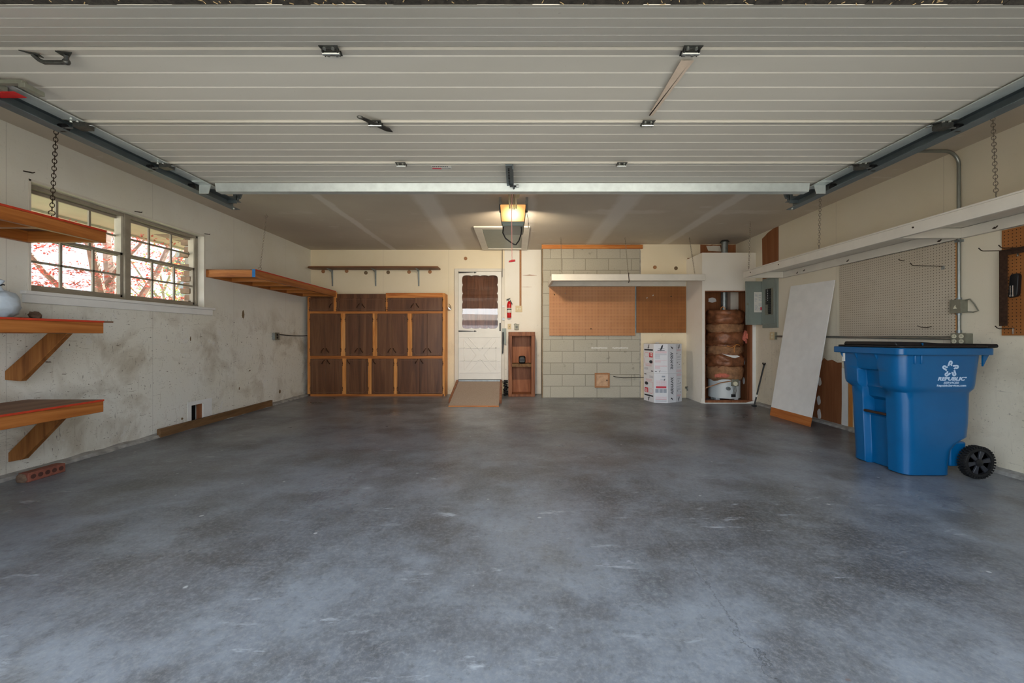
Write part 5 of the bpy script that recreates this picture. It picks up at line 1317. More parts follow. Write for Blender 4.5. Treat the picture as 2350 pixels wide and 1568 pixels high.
# ------------------------------------------------------------------ heater closet in the corner
CX, CYF = 2.968, 6.47                                  # outer left side and front plane
zo, ztop = 1.809, 2.42
cl = thing('trim_5', (CX, CYF, 0), 'white painted heater closet enclosure in the corner', 'closet', kind='structure')
part('side_panel', G().box(CX, CYF + 0.012, 0.0, CX + 0.016, YK, ztop), M['closet'], cl)
part('front_header', G().box(CX, CYF, zo, XR, CYF + 0.012, ztop), M['closet'], cl)
part('corner_jamb', G().box(CX, CYF - 0.002, 0, X(1617.5, CYF), CYF + 0.012, zo), M['closet'], cl)
part('right_jamb', G().box(X(1727.5, CYF), CYF, 0.03, XR, CYF + 0.012, zo), M['white'], cl)
part('side_base', G().box(CX - 0.006, CYF + 0.012, 0.0, CX, YK, 0.075), M['closet'], cl, 0.002)
part('door_stud', G().box(X(1617.5, CYF), CYF + 0.012, 0.04, X(1617.5, CYF) + 0.018, CYF + 0.09, zo + 0.03), M['studwood'], cl)
part('door_stud', G().box(X(1721.5, CYF), CYF + 0.012, 0.04, X(1727.5, CYF), CYF + 0.09, zo + 0.03), M['studwood'], cl)
part('lintel', G().box(X(1617.5, CYF), CYF + 0.006, zo - 0.014, X(1727.5, CYF), CYF + 0.09, zo + 0.02), M['studwood'], cl)
part('sill', G().box(X(1617.5, CYF), CYF - 0.002, 0.0, X(1731, CYF), CYF + 0.09, 0.045), M['studwood'], cl, 0.002)
part('sill_edge', G().box(CX + 0.02, CYF - 0.02, 0, X(1734, CYF), CYF - 0.003, 0.012).prism([(X(1712, CYF), CYF - 0.004, 0.012), (X(1733, CYF), CYF - 0.004, 0.012), (X(1733, CYF), CYF - 0.004, 0.05)], (0, 0.001, 0)), M['white'], cl)
part('inner_back', G().box(CX + 0.016, YK - 0.008, 0, XR, YK - 0.001, 2.45), M['brownboard'], cl, label='brown wallboard inside the closet')
part('inner_side', G().box(XR - 0.008, CYF + 0.09, 0, XR - 0.001, YK - 0.008, 2.40), M['brownboard'], cl, label='brown wallboard on the closet side')
part('inner_left', G().box(CX + 0.016, CYF + 0.09, 0, CX + 0.02, YK - 0.008, 2.40), M['brownboard'], cl)
part('corner_stud', G().box(X(1673, 7.0), 6.95, 1.30, X(1691, 7.0), YK - 0.009, 2.40), M['whitew'], cl, label='pale upright in the closet corner')
g = G()
for px, py, w, h in ((1634.5, 689, 0.07, 0.045), (1715, 829, 0.04, 0.07), (1711.5, 874, 0.035, 0.06)):
    yy = YK - 0.009 if px < 1700 else 6.75
    if px < 1700: g.prism([(X(px, yy) + w * math.cos(i * .5236) * (1 + .2 * math.sin(i * 3)), yy, Z(py, yy) + h * math.sin(i * .5236)) for i in range(12)], (0, 0.001, 0))
    else: g.prism([(XR - 0.009, 6.80 + w * math.cos(i * .5236), 1.07 - (py - 773) * 6.8 / FPX + h * math.sin(i * .5236)) for i in range(12)], (0.001, 0, 0))
part('adhesive_dab', g, M['white'], cl, label='white adhesive dabs')
hx, hy = 3.475, 6.775
wh = thing('water_heater', (hx, hy, 0), 'white water heater wrapped in brown insulation inside the closet', 'water heater')
R = 0.245
part('tank', G().lathe([(R * 0.9, 0.055), (R, 0.065), (R, 1.36), (R * 0.9, 1.41), (0.05, 1.43)], (hx, hy, 0), 40), M['tank'], wh)
for a in (0.6, 2.1, 3.7, 5.2):
    part('foot', G().box(hx + 0.2 * math.cos(a) - 0.03, hy + 0.2 * math.sin(a) - 0.03, 0.0, hx + 0.2 * math.cos(a) + 0.03, hy + 0.2 * math.sin(a) + 0.03, 0.07), M['tank'], wh)
def roll(z0, z1, r0, sd, mt, nm='insulation_roll', lab=None):
    n, k = 48, 12; vs = []; fs = []
    for i in range(k + 1):
        v = i / k; zz = z0 + (z1 - z0) * v
        for j in range(n):
            a = 2 * math.pi * j / n
            bul = max(0.0, math.sin(math.pi * v)) ** 0.32
            q = noise.noise(Vector((math.cos(a) * 2.2, math.sin(a) * 2.2 + sd * 5, v * 2.0)))
            q2 = noise.noise(Vector((math.cos(a) * 7, math.sin(a) * 7 + sd * 3, v * 5 + sd)))
            q3 = noise.noise(Vector((a * 1.2, v * 9 + sd * 4, sd)))
            r = r0 - 0.036 + 0.036 * bul + 0.030 * q + 0.016 * q2 + 0.010 * q3
            vs.append((hx + r * math.cos(a), hy + r * math.sin(a), zz + 0.034 * noise.noise(Vector((math.cos(a) * 1.5, math.sin(a) * 1.5, sd))) + 0.018 * q2))
    for i in range(k):
        for j in range(n): fs.append((i * n + j, i * n + (j + 1) % n, (i + 1) * n + (j + 1) % n, (i + 1) * n + j))
    fs.append(tuple(range(n))); fs.append(tuple(k * n + j for j in range(n)))
    return part(nm, G().add(vs, fs), M[mt], wh, label=lab, ang=180)
part('insulation_core', G().lathe([(0.262, 0), (0.262, 0.90)], (hx, hy, 0.47), 32), M['insul'], wh)
zq = lambda c: CH - (c / 3.733 + 530 - VY) * 6.52 / FPX
roll(zq(800), zq(675), 0.295, 1, 'insul'); roll(zq(872), zq(796), 0.285, 2, 'insul2', lab='lighter kraft paper layer'); roll(zq(985), zq(868), 0.290, 3, 'insul')
roll(zq(1062), zq(982), 0.283, 4, 'insul2', lab='lighter kraft paper layer'); roll(zq(1165), zq(1058), 0.296, 5, 'insul'); roll(zq(1285), zq(1160), 0.285, 6, 'insul2', lab='lighter kraft paper layer')
part('insulation_flap', G().blob((hx + 0.26, hy - 0.19, zq(905)), (0.07, 0.05, 0.085), 4, 0.7, 14, 10, 0, 2.5), M['pink'], wh, label='pink fibreglass flap')
part('insulation_flap', G().blob((hx - 0.14, hy - 0.245, zq(1240)), (0.15, 0.03, 0.035), 6, 0.6, 16, 8, 0, 2.5), M['pink'], wh, label='pink fibreglass edge')
part('foil_tear', G().prism([(hx - 0.17, hy - 0.285, zq(1056)), (hx - 0.02, hy - 0.308, zq(1066)), (hx + 0.06, hy - 0.305, zq(1066)), (hx + 0.11, hy - 0.29, zq(1078)), (hx + 0.02, hy - 0.311, zq(1088)), (hx - 0.03, hy - 0.311, zq(1084))], (0, 0.01, 0)), M['white'], wh, label='white torn foil strip')
fy = hy - 0.30
g = G().tube([(hx - 0.10, fy + 0.02, zq(985)), (hx - 0.03, fy - 0.012, zq(1000)), (hx + 0.04, fy - 0.015, zq(972)), (hx + 0.10, fy, zq(980))], 0.006, 6).tube([(hx + 0.02, fy - 0.012, zq(985)), (hx + 0.0, fy - 0.016, zq(1010)), (hx + 0.005, fy - 0.014, zq(1040))], 0.006, 6)
part('twine', g, M['pine_z'], wh, label='knotted twine')
part('twine', G().torus((hx - 0.12, fy + 0.10, zq(668)), 0.035, 0.006, (1, 0, 0), (0, 0, 1), 14, 6), M['pine_z'], wh)
tf = hy - R
g = G().box(hx - 0.012, tf - 0.03, zq(1330), hx + 0.10, tf + 0.02, zq(1270))
part('gas_control', g, M['boxgrey'], wh, 0.006)
part('dial', G().cyl((hx + 0.035, tf - 0.03, zq(1308)), (hx + 0.035, tf - 0.055, zq(1308)), 0.034, n=20), M['gauge'], wh, label='cream control dial')
for dx in (0.012, 0.032, 0.055): part('gas_tube', G().tube([(hx + dx, tf - 0.012, zq(1325)), (hx + dx + 0.004, tf - 0.022, zq(1370)), (hx + dx * 0.8, tf - 0.012, zq(1412))], 0.006, 6), M['chrome'], wh)
part('burner_port', G().box(hx - 0.01, tf - 0.02, zq(1425), hx + 0.055, tf + 0.02, zq(1400)), M['black'], wh, 0.003)
part('drain_valve', G().cyl((hx - 0.06, tf + 0.02, zq(1352)), (hx - 0.06, tf - 0.03, zq(1352)), 0.028, n=14), M['galv'], wh)
part('supply_pipe', G().tube([(CX + 0.05, tf - 0.0, zq(1400)), (CX + 0.08, tf - 0.02, zq(1345)), (hx - 0.2, tf - 0.04, zq(1300)), (hx - 0.05, tf - 0.03, zq(1288)), (hx + 0.0, tf - 0.01, zq(1285))], 0.008, 8), M['plug'], wh, label='copper supply line')
part('vent_pipe', G().cyl((hx, hy, 1.42), (hx + 0.012, hy, ZC), 0.050, n=20), M['galv'], wh, label='galvanised flue pipe up through the ceiling')
part('flue_collar', G().lathe([(0.075, 0), (0.052, 0.03)], (hx + 0.012, hy, ZC - 0.03), 20), M['hinge'], wh)

# ------------------------------------------------------------------ leaning white board, rod, electrical panel
bl, br_, tr_, tl = Vector((3.446, 5.499, 0.0)), Vector((3.470, 4.781, 0.0)), Vector((3.812, 4.84, 1.752)), Vector((3.812, 5.618, 1.7745))
nrm = (br_ - bl).cross(tl - bl).normalized()
if nrm.x < 0: nrm = -nrm
fr = 0.062
ml, mr = bl.lerp(tl, fr), br_.lerp(tr_, fr)
lbd = thing('leaning_board', (3.62, 5.18, 0), 'tall white painted board leaning against the right wall', 'board')
part('face', G().prism([ml, mr, tr_, tl], nrm * 0.011), M['white'], lbd)
part('bare_foot', G().prism([bl, br_, mr, ml], nrm * 0.011), M['pine_y'], lbd, label='bare unpainted wood at the foot')
a, b = Vector((3.640, 6.19, 0.012)), Vector((3.805, 6.20, 0.665))
rd = thing('prop_rod', a, 'thin black rod leaning in the corner beside the closet', 'rod')
part('rod', G().tube([a, a.lerp(b, 0.96)], 0.011, 10), M['black'], rd)
part('fork', G().tube([b + Vector((-0.01, 0.03, 0.0)), a.lerp(b, 0.955) + Vector((0, 0.012, 0)), a.lerp(b, 0.955) - Vector((0, 0.012, 0)), b + Vector((-0.01, -0.03, 0.0))], 0.010, 8), M['black'], rd)
part('foot', G().prism([(a.x - 0.035, a.y - 0.02, 0), (a.x + 0.03, a.y - 0.02, 0), (a.x + 0.03, a.y + 0.02, 0), (a.x - 0.035, a.y + 0.02, 0)], (0, 0, 0.018)), M['black'], rd, 0.004)
part('label', G().cyl(a.lerp(b, 0.20), a.lerp(b, 0.255), 0.0118, n=12), M['paper'], rd, label='white paper band')
ep = thing('breaker_panel', (XR, 6.08, 1.2), 'grey electrical breaker panel with its door swung open', 'electrical panel')
pz0, pz1, py0, py1 = 1.204, 1.96, 5.905, 6.262; px_ = XR - 0.022
g = G().box(px_, py0, pz0, XR, py1, pz1)
part('cover', g, M['panelgrey'], ep, 0.003)
part('cover_flange', G().box(px_ - 0.010, py0 + 0.045, pz0 + 0.06, px_, py1 - 0.0, pz1 - 0.03), M['panelgrey'], ep, 0.003)
part('breaker_recess', G().box(px_ - 0.0125, 5.985, 1.40, px_ - 0.009, 6.175, 1.80), M['boxgrey'], ep)
for yy, n, zb in ((6.055, 14, 1.42), (6.115, 9, 1.57)):
    for i in range(n):
        z = 1.79 - i * 0.026
        if z < zb: break
        b = part('breaker', G().box(px_ - 0.026, yy - 0.026, z - 0.0235, px_ - 0.0125, yy + 0.026, z), M['black'], ep, 0.001)
part('bare_busbar', G().box(px_ - 0.022, 6.03, 1.41, px_ - 0.0125, 6.08, 1.45), M['black'], ep)
g = G()
for i in range(7): g.box(px_ - 0.030, 6.082, 1.77 - i * 0.026, px_ - 0.026, 6.096, 1.778 - i * 0.026)
part('toggle', g, M['white'], ep)
dz0, dz1, dxa, dy = 1.255, 1.93, 3.553, 6.268
dd = part('panel_door', G().box(dxa, dy, dz0, px_ + 0.01, dy + 0.014, dz1), M['panelgrey'], ep, 0.002)
part('door_lip', G().box(dxa, dy - 0.012, dz0, dxa + 0.012, dy, dz1).box(dxa + 0.035, dy - 0.004, dz0, dxa + 0.045, dy, dz1).box(dxa + 0.058, dy - 0.004, dz0, dxa + 0.066, dy, dz1), M['panelgrey'], dd)
part('latch', G().box(dxa + 0.012, dy - 0.010, 1.56, dxa + 0.04, dy, 1.595), M['boxgrey'], dd)
part('paper_label', G().box(dxa + 0.13, dy - 0.002, 1.45, dxa + 0.265, dy, 1.765), M['paper'], dd, label='white printed circuit list')
g = G(); rnd = random.Random(2)
for i in range(22):
    z = 1.745 - i * 0.0125
    if rnd.random() < 0.75: g.box(dxa + 0.14, dy - 0.0026, z, dxa + 0.14 + rnd.uniform(0.02, 0.055), dy - 0.002, z + 0.004)
    if rnd.random() < 0.7: g.box(dxa + 0.20, dy - 0.0026, z, dxa + 0.20 + rnd.uniform(0.02, 0.055), dy - 0.002, z + 0.004)
part('printed_lines', g, M['inkgrey'], dd)
part('red_marking', G().box(dxa + 0.225, dy - 0.0026, 1.48, dxa + 0.25, dy - 0.002, 1.53), M['inkred'], dd)
r = thing('outlet_box', (XR, 5.98, 1.03), 'small surface outlet box below the breaker panel', 'outlet')
part('box', G().box(XR - 0.045, 5.935, 1.03, XR, 6.03, 1.135), M['boxgrey'], r, 0.003)
part('cover', G().box(XR - 0.05, 5.93, 1.025, XR - 0.045, 6.035, 1.14), M['ivory'], r)
part('socket', G().cyl((XR - 0.05, 5.98, 1.06), (XR - 0.053, 5.98, 1.06), 0.016, n=12).cyl((XR - 0.05, 5.98, 1.105), (XR - 0.053, 5.98, 1.105), 0.016, n=12), M['gauge'], r)
# ------------------------------------------------------------------ long white shelf on the right wall
y0, y1 = 2.15, 5.786; z0, z1 = 1.912, 2.012; xo = 3.242
rs = thing('hanging_shelf', (XR, 4.0, z0), 'long white painted hanging shelf along the right wall', 'shelf')
part('front_board', G().box(xo, y0, z0, xo + 0.038, y1, z1 - 0.012), M['whitew'], rs, 0.004)
part('wall_cleat', G().box(XR - 0.04, y0, z0, XR, 3.445, z1 - 0.014), M['whitew'], rs, 0.003)
part('wall_cleat', G().box(XR - 0.04, 3.505, z0, XR, y1 - 0.04, z1 - 0.014), M['whitew'], rs, 0.003)
part('end_board', G().box(xo + 0.038, y1 - 0.04, z0, XR, y1, z1 - 0.014), M['whitew'], rs, 0.003)
for yy in (3.44, 2.2): part('joist', G().box(xo + 0.038, yy, z0 + 0.001, XR - 0.04, yy + 0.04, z1 - 0.014), M['whitew'], rs, 0.003)
part('shelf_top', G().box(xo - 0.004, y0, z1 - 0.012, XR, y1 + 0.003, z1), M['whitew'], rs)
for yy, zz in ((5.45, 1.94), (5.32, 1.95), (4.62, 1.945), (3.62, 1.935), (3.2, 1.94)):
    part('cleat_hook', G().tube([(XR - 0.04, yy, zz), (XR - 0.055, yy, zz - 0.012), (XR - 0.06, yy - 0.02, zz - 0.014), (XR - 0.065, yy - 0.04, zz)], 0.004, 6), M['chain_dark'], rs)
for yy in (5.6, 5.0, 3.3): part('nail', G().cyl((xo, yy, 1.965), (xo - 0.006, yy, 1.965), 0.007, n=8), M['chain_dark'], rs)
for yy, xt, yt, lab in ((5.68, 3.25, 5.655, 'thin chain at the far end of right white shelf'), (4.36, 3.27, 4.37, 'thin chain above the middle of right white shelf'), (2.745, 3.40, 2.90, 'chain at the near end of right white shelf')):
    chain('chain', (xo + 0.02, yy, z1), (xt + 0.02, yt, ZC), lab, 'chain', 0.036, 'shelf chains', wire=0.0023)
# ------------------------------------------------------------------ pegboards, conduit and boxes on the right wall
r = thing('pegboard', (XR, 4.45, 1.07), 'large off-white pegboard on the right wall above the bin', 'pegboard')
pa, pb = RW(1932), 3.503
part('board', G().box(XR - 0.026, pb, 1.074, XR - 0.020, pa, 1.905), M['peg_white'], r)
part('furring', G().box(XR - 0.020, pb - 0.011, 1.074, XR - 0.001, pb + 0.02, 1.905).box(XR - 0.020, pa - 0.03, 1.074, XR, pa - 0.004, 1.905), M['pine_z'], r, label='reddish furring strip')
def peghook(y, z, tip, lab, size=0.0032):
    x = XR - 0.026
    rr = thing('peg_hook', (x, y, z), lab, 'hook')
    part('wire', G().tube([(x, y, z), (tip + 0.02, y + 0.002, z + 0.006), (tip + 0.005, y + 0.002, z + 0.012), (tip - 0.008, y + 0.002, z + 0.03)], size, 7), M['chain_dark'], rr)
    part('clip', G().box(x - 0.005, y - 0.012, z - 0.03, x, y + 0.012, z + 0.004), M['galv'], rr)
peghook(3.60, 1.70, 3.52, 'long wire hook on the off-white pegboard')
x = XR - 0.026; y = 3.96; z = 1.815
solo('peg_hook', G().tube([(x, y, z), (x - 0.035, y, z + 0.004), (x - 0.05, y + 0.01, z + 0.018)], 0.0035, 6), M['chain_dark'], (x, y, z), 'short wire hook high on the off-white pegboard', 'hook')
x = XR - 0.026; y = 3.73; z = 1.155
solo('peg_hook', G().tube([(x, y + 0.1, z + 0.02), (x - 0.01, y + 0.06, z + 0.005), (x - 0.012, y, z), (x - 0.01, y - 0.04, z + 0.008)], 0.003, 6), M['chain_dark'], (x, y, z), 'curved wire low on the off-white pegboard', 'hook')
yc = 3.475; xc = XR - 0.022
cd = thing('conduit', (xc, yc, 1.1), 'steel conduit rising up the right wall to the ceiling', 'conduit')
n = 8; bend = [(xc - 0.12 * (1 - math.cos(math.pi / 2 * i / n)), yc, ZC - 0.02 - 0.12 + 0.12 * math.sin(math.pi / 2 * i / n)) for i in range(n + 1)]
part('tube', G().tube([(xc, yc, 1.385), *bend, (2.55, yc, ZC - 0.02)], 0.0135, 12), M['emt'], cd)
part('tube', G().tube([(xc, yc, 1.10), (xc, yc, 1.28)], 0.0135, 12), M['emt'], cd)
for z in (1.394, 1.268, 1.115): part('coupling', G().cyl((xc, yc, z - 0.012), (xc, yc, z + 0.012), 0.018, n=12), M['galv'], cd)
part('strap', G().box(XR - 0.04, yc - 0.02, 1.885, XR, yc + 0.02, 1.905), M['galv'], cd)
jb = thing('junction_box', (XR, 3.46, 1.275), 'grey steel junction box on the conduit with loose wire', 'electrical box')
part('box', G().box(XR - 0.062, 3.425, 1.276, XR, 3.505, 1.385), M['boxgrey'], jb, 0.003)
part('cover', G().box(XR - 0.066, 3.42, 1.272, XR - 0.062, 3.51, 1.389), M['boxgrey'], jb, 0.001)
part('paint_mark', G().prism([(XR - 0.0665, 3.48, 1.31), (XR - 0.0665, 3.45, 1.312), (XR - 0.0665, 3.46, 1.325), (XR - 0.0665, 3.463, 1.345), (XR - 0.0665, 3.475, 1.325)], (0.0005, 0, 0)), M['gauge'], jb, label='small yellowish mark')
part('loose_wire', G().tube([(XR - 0.03, 3.42, 1.38), (XR - 0.035, 3.38, 1.385), (XR - 0.03, 3.35, 1.34), (XR - 0.02, 3.33, 1.285), (XR - 0.03, 3.36, 1.275), (XR - 0.03, 3.40, 1.28)], 0.005, 6), M['boxgrey'], jb)
qb = thing('quad_outlet', (XR, 3.45, 1.0), 'steel box with four round sockets above the bin', 'outlet')
part('box', G().box(XR - 0.066, 3.385, 1.005, XR, 3.495, 1.098), M['boxgrey'], qb, 0.004)
part('cover', G().box(XR - 0.070, 3.382, 1.003, XR - 0.066, 3.498, 1.10), M['boxgrey'], qb)
for yy in (3.412, 3.468):
    for z in (1.030, 1.073):
        s_ = part('socket', G().cyl((XR - 0.070, yy, z), (XR - 0.074, yy, z), 0.018, n=16), M['gauge'], qb, label='cream socket')
        part('slot', G().box(XR - 0.0746, yy - 0.008, z - 0.002, XR - 0.074, yy - 0.005, z + 0.007).box(XR - 0.0746, yy + 0.005, z - 0.002, XR - 0.074, yy + 0.008, z + 0.007), M['dark'], s_)
part('conduit_run', G().tube([(XR - 0.02, 3.50, 1.055), (XR - 0.02, 5.93, 1.075)], 0.0125, 10), M['emt'], qb, label='horizontal conduit along the wall')
rp = solo('pegboard', G().box(XR - 0.02, 2.30, 1.08, XR - 0.014, 3.17, 1.905), M['peg_right'], (XR - 0.014, 2.7, 1.08), 'orange-brown pegboard at the right picture edge', 'pegboard')
solo('framing_square', G().prism([(3.752, y, z) for y, z in ((3.139, 1.154), (3.139, 1.741), (2.73, 1.741), (2.73, 1.70), (3.086, 1.695), (3.086, 1.154))], (0.003, 0, 0)), M['rustdark'], (3.752, 3.11, 1.154), 'rusty dark L-shaped framing square hanging on the right pegboard', 'square')
def longhook(y, z, tip, lab):
    x = XR - 0.021; rr = thing('peg_hook', (x, y, z), lab, 'hook')
    part('wire', G().tube([(x, y, z), (tip + 0.02, y, z - 0.004), (tip + 0.004, y, z + 0.002), (tip - 0.012, y + 0.0, z + 0.018)], 0.0035, 7), M['chain_dark'], rr)
    part('clip', G().cyl((x - 0.012, y - 0.004, z - 0.002), (x - 0.012, y - 0.004, z - 0.045), 0.006, n=8), M['chrome'], rr)
longhook(3.06, 1.725, 3.515, 'long wire hook through the framing square, the lower one'); longhook(2.90, 1.712, 3.475, 'long wire hook near the square, reaching out of frame')
longhook(3.09, 1.135, 3.675, 'wire hook under the foot of the framing square')
tp = thing('tool_pouch', (XR - 0.03, 3.08, 1.37), 'black plastic tool holder with two bright bits beside the square', 'tool holder')
part('holder', G().prism([(XR - 0.055, y, z) for y, z in ((3.055, 1.375), (3.045, 1.39), (3.037, 1.53), (3.045, 1.55), (3.082, 1.548), (3.092, 1.53), (3.102, 1.38), (3.092, 1.368))], (0.03, 0, 0)), M['black'], tp, 0.004)
for yy in (3.068, 3.083): part('bit', G().cyl((XR - 0.058, yy, 1.38), (XR - 0.058, yy, 1.46), 0.0035, n=8).cyl((XR - 0.058, yy, 1.376), (XR - 0.058, yy, 1.39), 0.006, n=8), M['chrome'], tp)

# ------------------------------------------------------------------ blue wheeled recycling bin
rb = thing('recycling_bin', (3.2, 3.33, 0), 'blue wheeled recycling bin with black lid by the right wall', 'recycling bin')
YC = 3.33
def ring(z, x0, x1, y0, y1, r, gd, hw):
    pts = []
    def arc(cx, cy, a0, a1, n=7):
        for i in range(n + 1):
            a = math.radians(a0 + (a1 - a0) * i / n); pts.append((cx + r * math.cos(a), cy + r * math.sin(a), z))
    arc(x1 - r, y0 + r, 0, -90); 
    for f in (0.33, 0.66): pts.append((x1 - r + (x0 - x1 + 2 * r) * f, y0, z))
    arc(x0 + r, y0 + r, -90, -180)
    s_ = 0.009
    for y, d in ((YC - hw - s_, 0), (YC - hw - s_ * .4, gd * .15), (YC - hw + s_ * .4, gd * .85), (YC - hw + s_, gd), (YC + hw - s_, gd), (YC + hw - s_ * .4, gd * .85), (YC + hw + s_ * .4, gd * .15), (YC + hw + s_, 0)): pts.append((x0 + d, y, z))
    arc(x0 + r, y1 - r, 180, 90); arc(x1 - r, y1 - r, 90, 0)
    return pts
LV = [(0.000, 2.985, 3.325, 3.095, 3.565, 0.06, 0.045, 0.10), (0.012, 2.965, 3.335, 3.08, 3.58, 0.075, 0.05, 0.10), (0.10, 2.963, 3.34, 3.078, 3.582, 0.08, 0.05, 0.10),
      (0.20, 2.96, 3.355, 3.075, 3.585, 0.08, 0.05, 0.10), (0.255, 2.957, 3.40, 3.073, 3.587, 0.08, 0.05, 0.10), (0.30, 2.955, 3.475, 3.072, 3.588, 0.08, 0.05, 0.10),
      (0.41, 2.95, 3.485, 3.070, 3.590, 0.08, 0.05, 0.10), (0.425, 2.95, 3.485, 3.070, 3.590, 0.08, 0.085, 0.10), (0.545, 2.946, 3.487, 3.068, 3.592, 0.08, 0.085, 0.10), (0.575, 2.944, 3.487, 3.068, 3.592, 0.08, 0.045, 0.10),
      (0.640, 2.94, 3.49, 3.067, 3.593, 0.08, 0.04, 0.10), (0.655, 2.925, 3.495, 3.058, 3.602, 0.08, 0.045, 0.10), (0.675, 2.905, 3.505, 3.045, 3.615, 0.085, 0.068, 0.098), (0.70, 2.898, 3.51, 3.040, 3.620, 0.09, 0.072, 0.097),
      (0.79, 2.893, 3.517, 3.036, 3.624, 0.09, 0.066, 0.095), (0.805, 2.892, 3.519, 3.035, 3.625, 0.09, 0.01, 0.095), (0.825, 2.891, 3.52, 3.034, 3.626, 0.09, 0.0, 0.095), (0.935, 2.885, 3.528, 3.028, 3.632, 0.09, 0.0, 0.095)]
rings = [ring(*l) for l in LV]; k = len(rings[0])
g = G(); fs = []
for i in range(len(rings) - 1):
    for j in range(k): fs.append((i * k + j, i * k + (j + 1) % k, (i + 1) * k + (j + 1) % k, (i + 1) * k + j))
fs.append(tuple(range(k))); g.add([p for r_ in rings for p in r_], fs)
body = part('body', g, M['bin'], rb, ang=42)
def rrect(x0, x1, y0, y1, r, n=6):
    P = []
    for cx, cy, a0 in ((x1 - r, y0 + r, -90), (x1 - r, y1 - r, 0), (x0 + r, y1 - r, 90), (x0 + r, y0 + r, 180)):
        for i in range(n + 1):
            a = math.radians(a0 + 90 * i / n); P.append((cx + r * math.cos(a), cy + r * math.sin(a)))
    return P
part('rim', G().prism([(x, y, 0.932) for x, y in rrect(2.85, 3.575, 2.998, 3.662, 0.05)], (0, 0, 0.052)), M['bin'], rb, 0.006)
g = G()
for x in (2.985, 3.035): g.box(x - 0.006, 3.018, 0.865, x + 0.006, 3.045, 0.933)
part('rim_rib', g, M['bin'], rb, 0.004)
part('rim_gusset', G().prism([(3.515, 3.04, 0.933), (3.56, 3.04, 0.933), (3.535, 3.04, 0.885), (3.515, 3.04, 0.845)], (0, 0.012, 0)), M['bin'], rb)
part('rim_gusset', G().prism([(3.515, 3.61, 0.933), (3.56, 3.61, 0.933), (3.535, 3.61, 0.885), (3.515, 3.61, 0.845)], (0, 0.012, 0)), M['bin'], rb)
for y in (3.235, 3.425, 3.57): part('front_rib', G().prism([(2.888, y - 0.004, 0.933), (2.862, y - 0.004, 0.933), (2.884, y - 0.004, 0.885)], (0, 0.008, 0)), M['bin'], rb)
part('catch_bar', G().cyl((2.962, YC - 0.105, 0.445), (2.962, YC + 0.105, 0.445), 0.0115, n=12), M['rustdark'], rb, label='dark steel catch bar')
part('sticker', G().box(2.880, 3.545, 0.855, 2.884, 3.572, 0.925), M['paper'], rb, label='small white sticker under the rim')
lid = part('lid', G().prism([(x, y, 0.9845) for x, y in rrect(2.872, 3.56, 3.015, 3.645, 0.06)], (0, 0, 0.016)), M['black'], rb, 0.006, label='black hinged lid')
g = G(); a = [(2.90, 3.06), (2.90, 3.60), (3.50, 3.60), (3.50, 3.06)]
top = [(2.915, 3.09, 1.034), (2.915, 3.57, 1.034), (3.12, 3.55, 1.034), (3.12, 3.11, 1.030)]
g.prism([(2.90, y, z) for y, z in ((3.08, 1.0), (3.095, 1.03), (3.57, 1.03), (3.585, 1.0))], (0.20, 0, 0))
part('lid_grip', g, M['black'], lid, 0.008)
g = G().add([(3.10, 3.09, 1.0), (3.10, 3.58, 1.0), (3.47, 3.62, 1.0), (3.47, 3.04, 1.0), (3.10, 3.10, 1.030), (3.10, 3.57, 1.030), (3.47, 3.60, 1.004), (3.47, 3.06, 1.004)], [(0, 1, 2, 3), (4, 7, 6, 5), (0, 4, 5, 1), (1, 5, 6, 2), (2, 6, 7, 3), (3, 7, 4, 0)])
part('lid_dome', g, M['black'], lid, 0.006)
part('lid_mark', G().box(3.105, 3.088, 1.003, 3.112, 3.10, 1.022), M['bin'], lid, label='small blue clip on the lid')
g = G().tube([(3.56, 3.06, 0.995), (3.62, 3.045, 1.0), (3.625, 3.05, 1.0), (3.625, 3.61, 1.0), (3.62, 3.615, 1.0), (3.56, 3.60, 0.995)], 0.015, 10)
part('push_handle', g, M['black'], rb, label='black rear push handle')
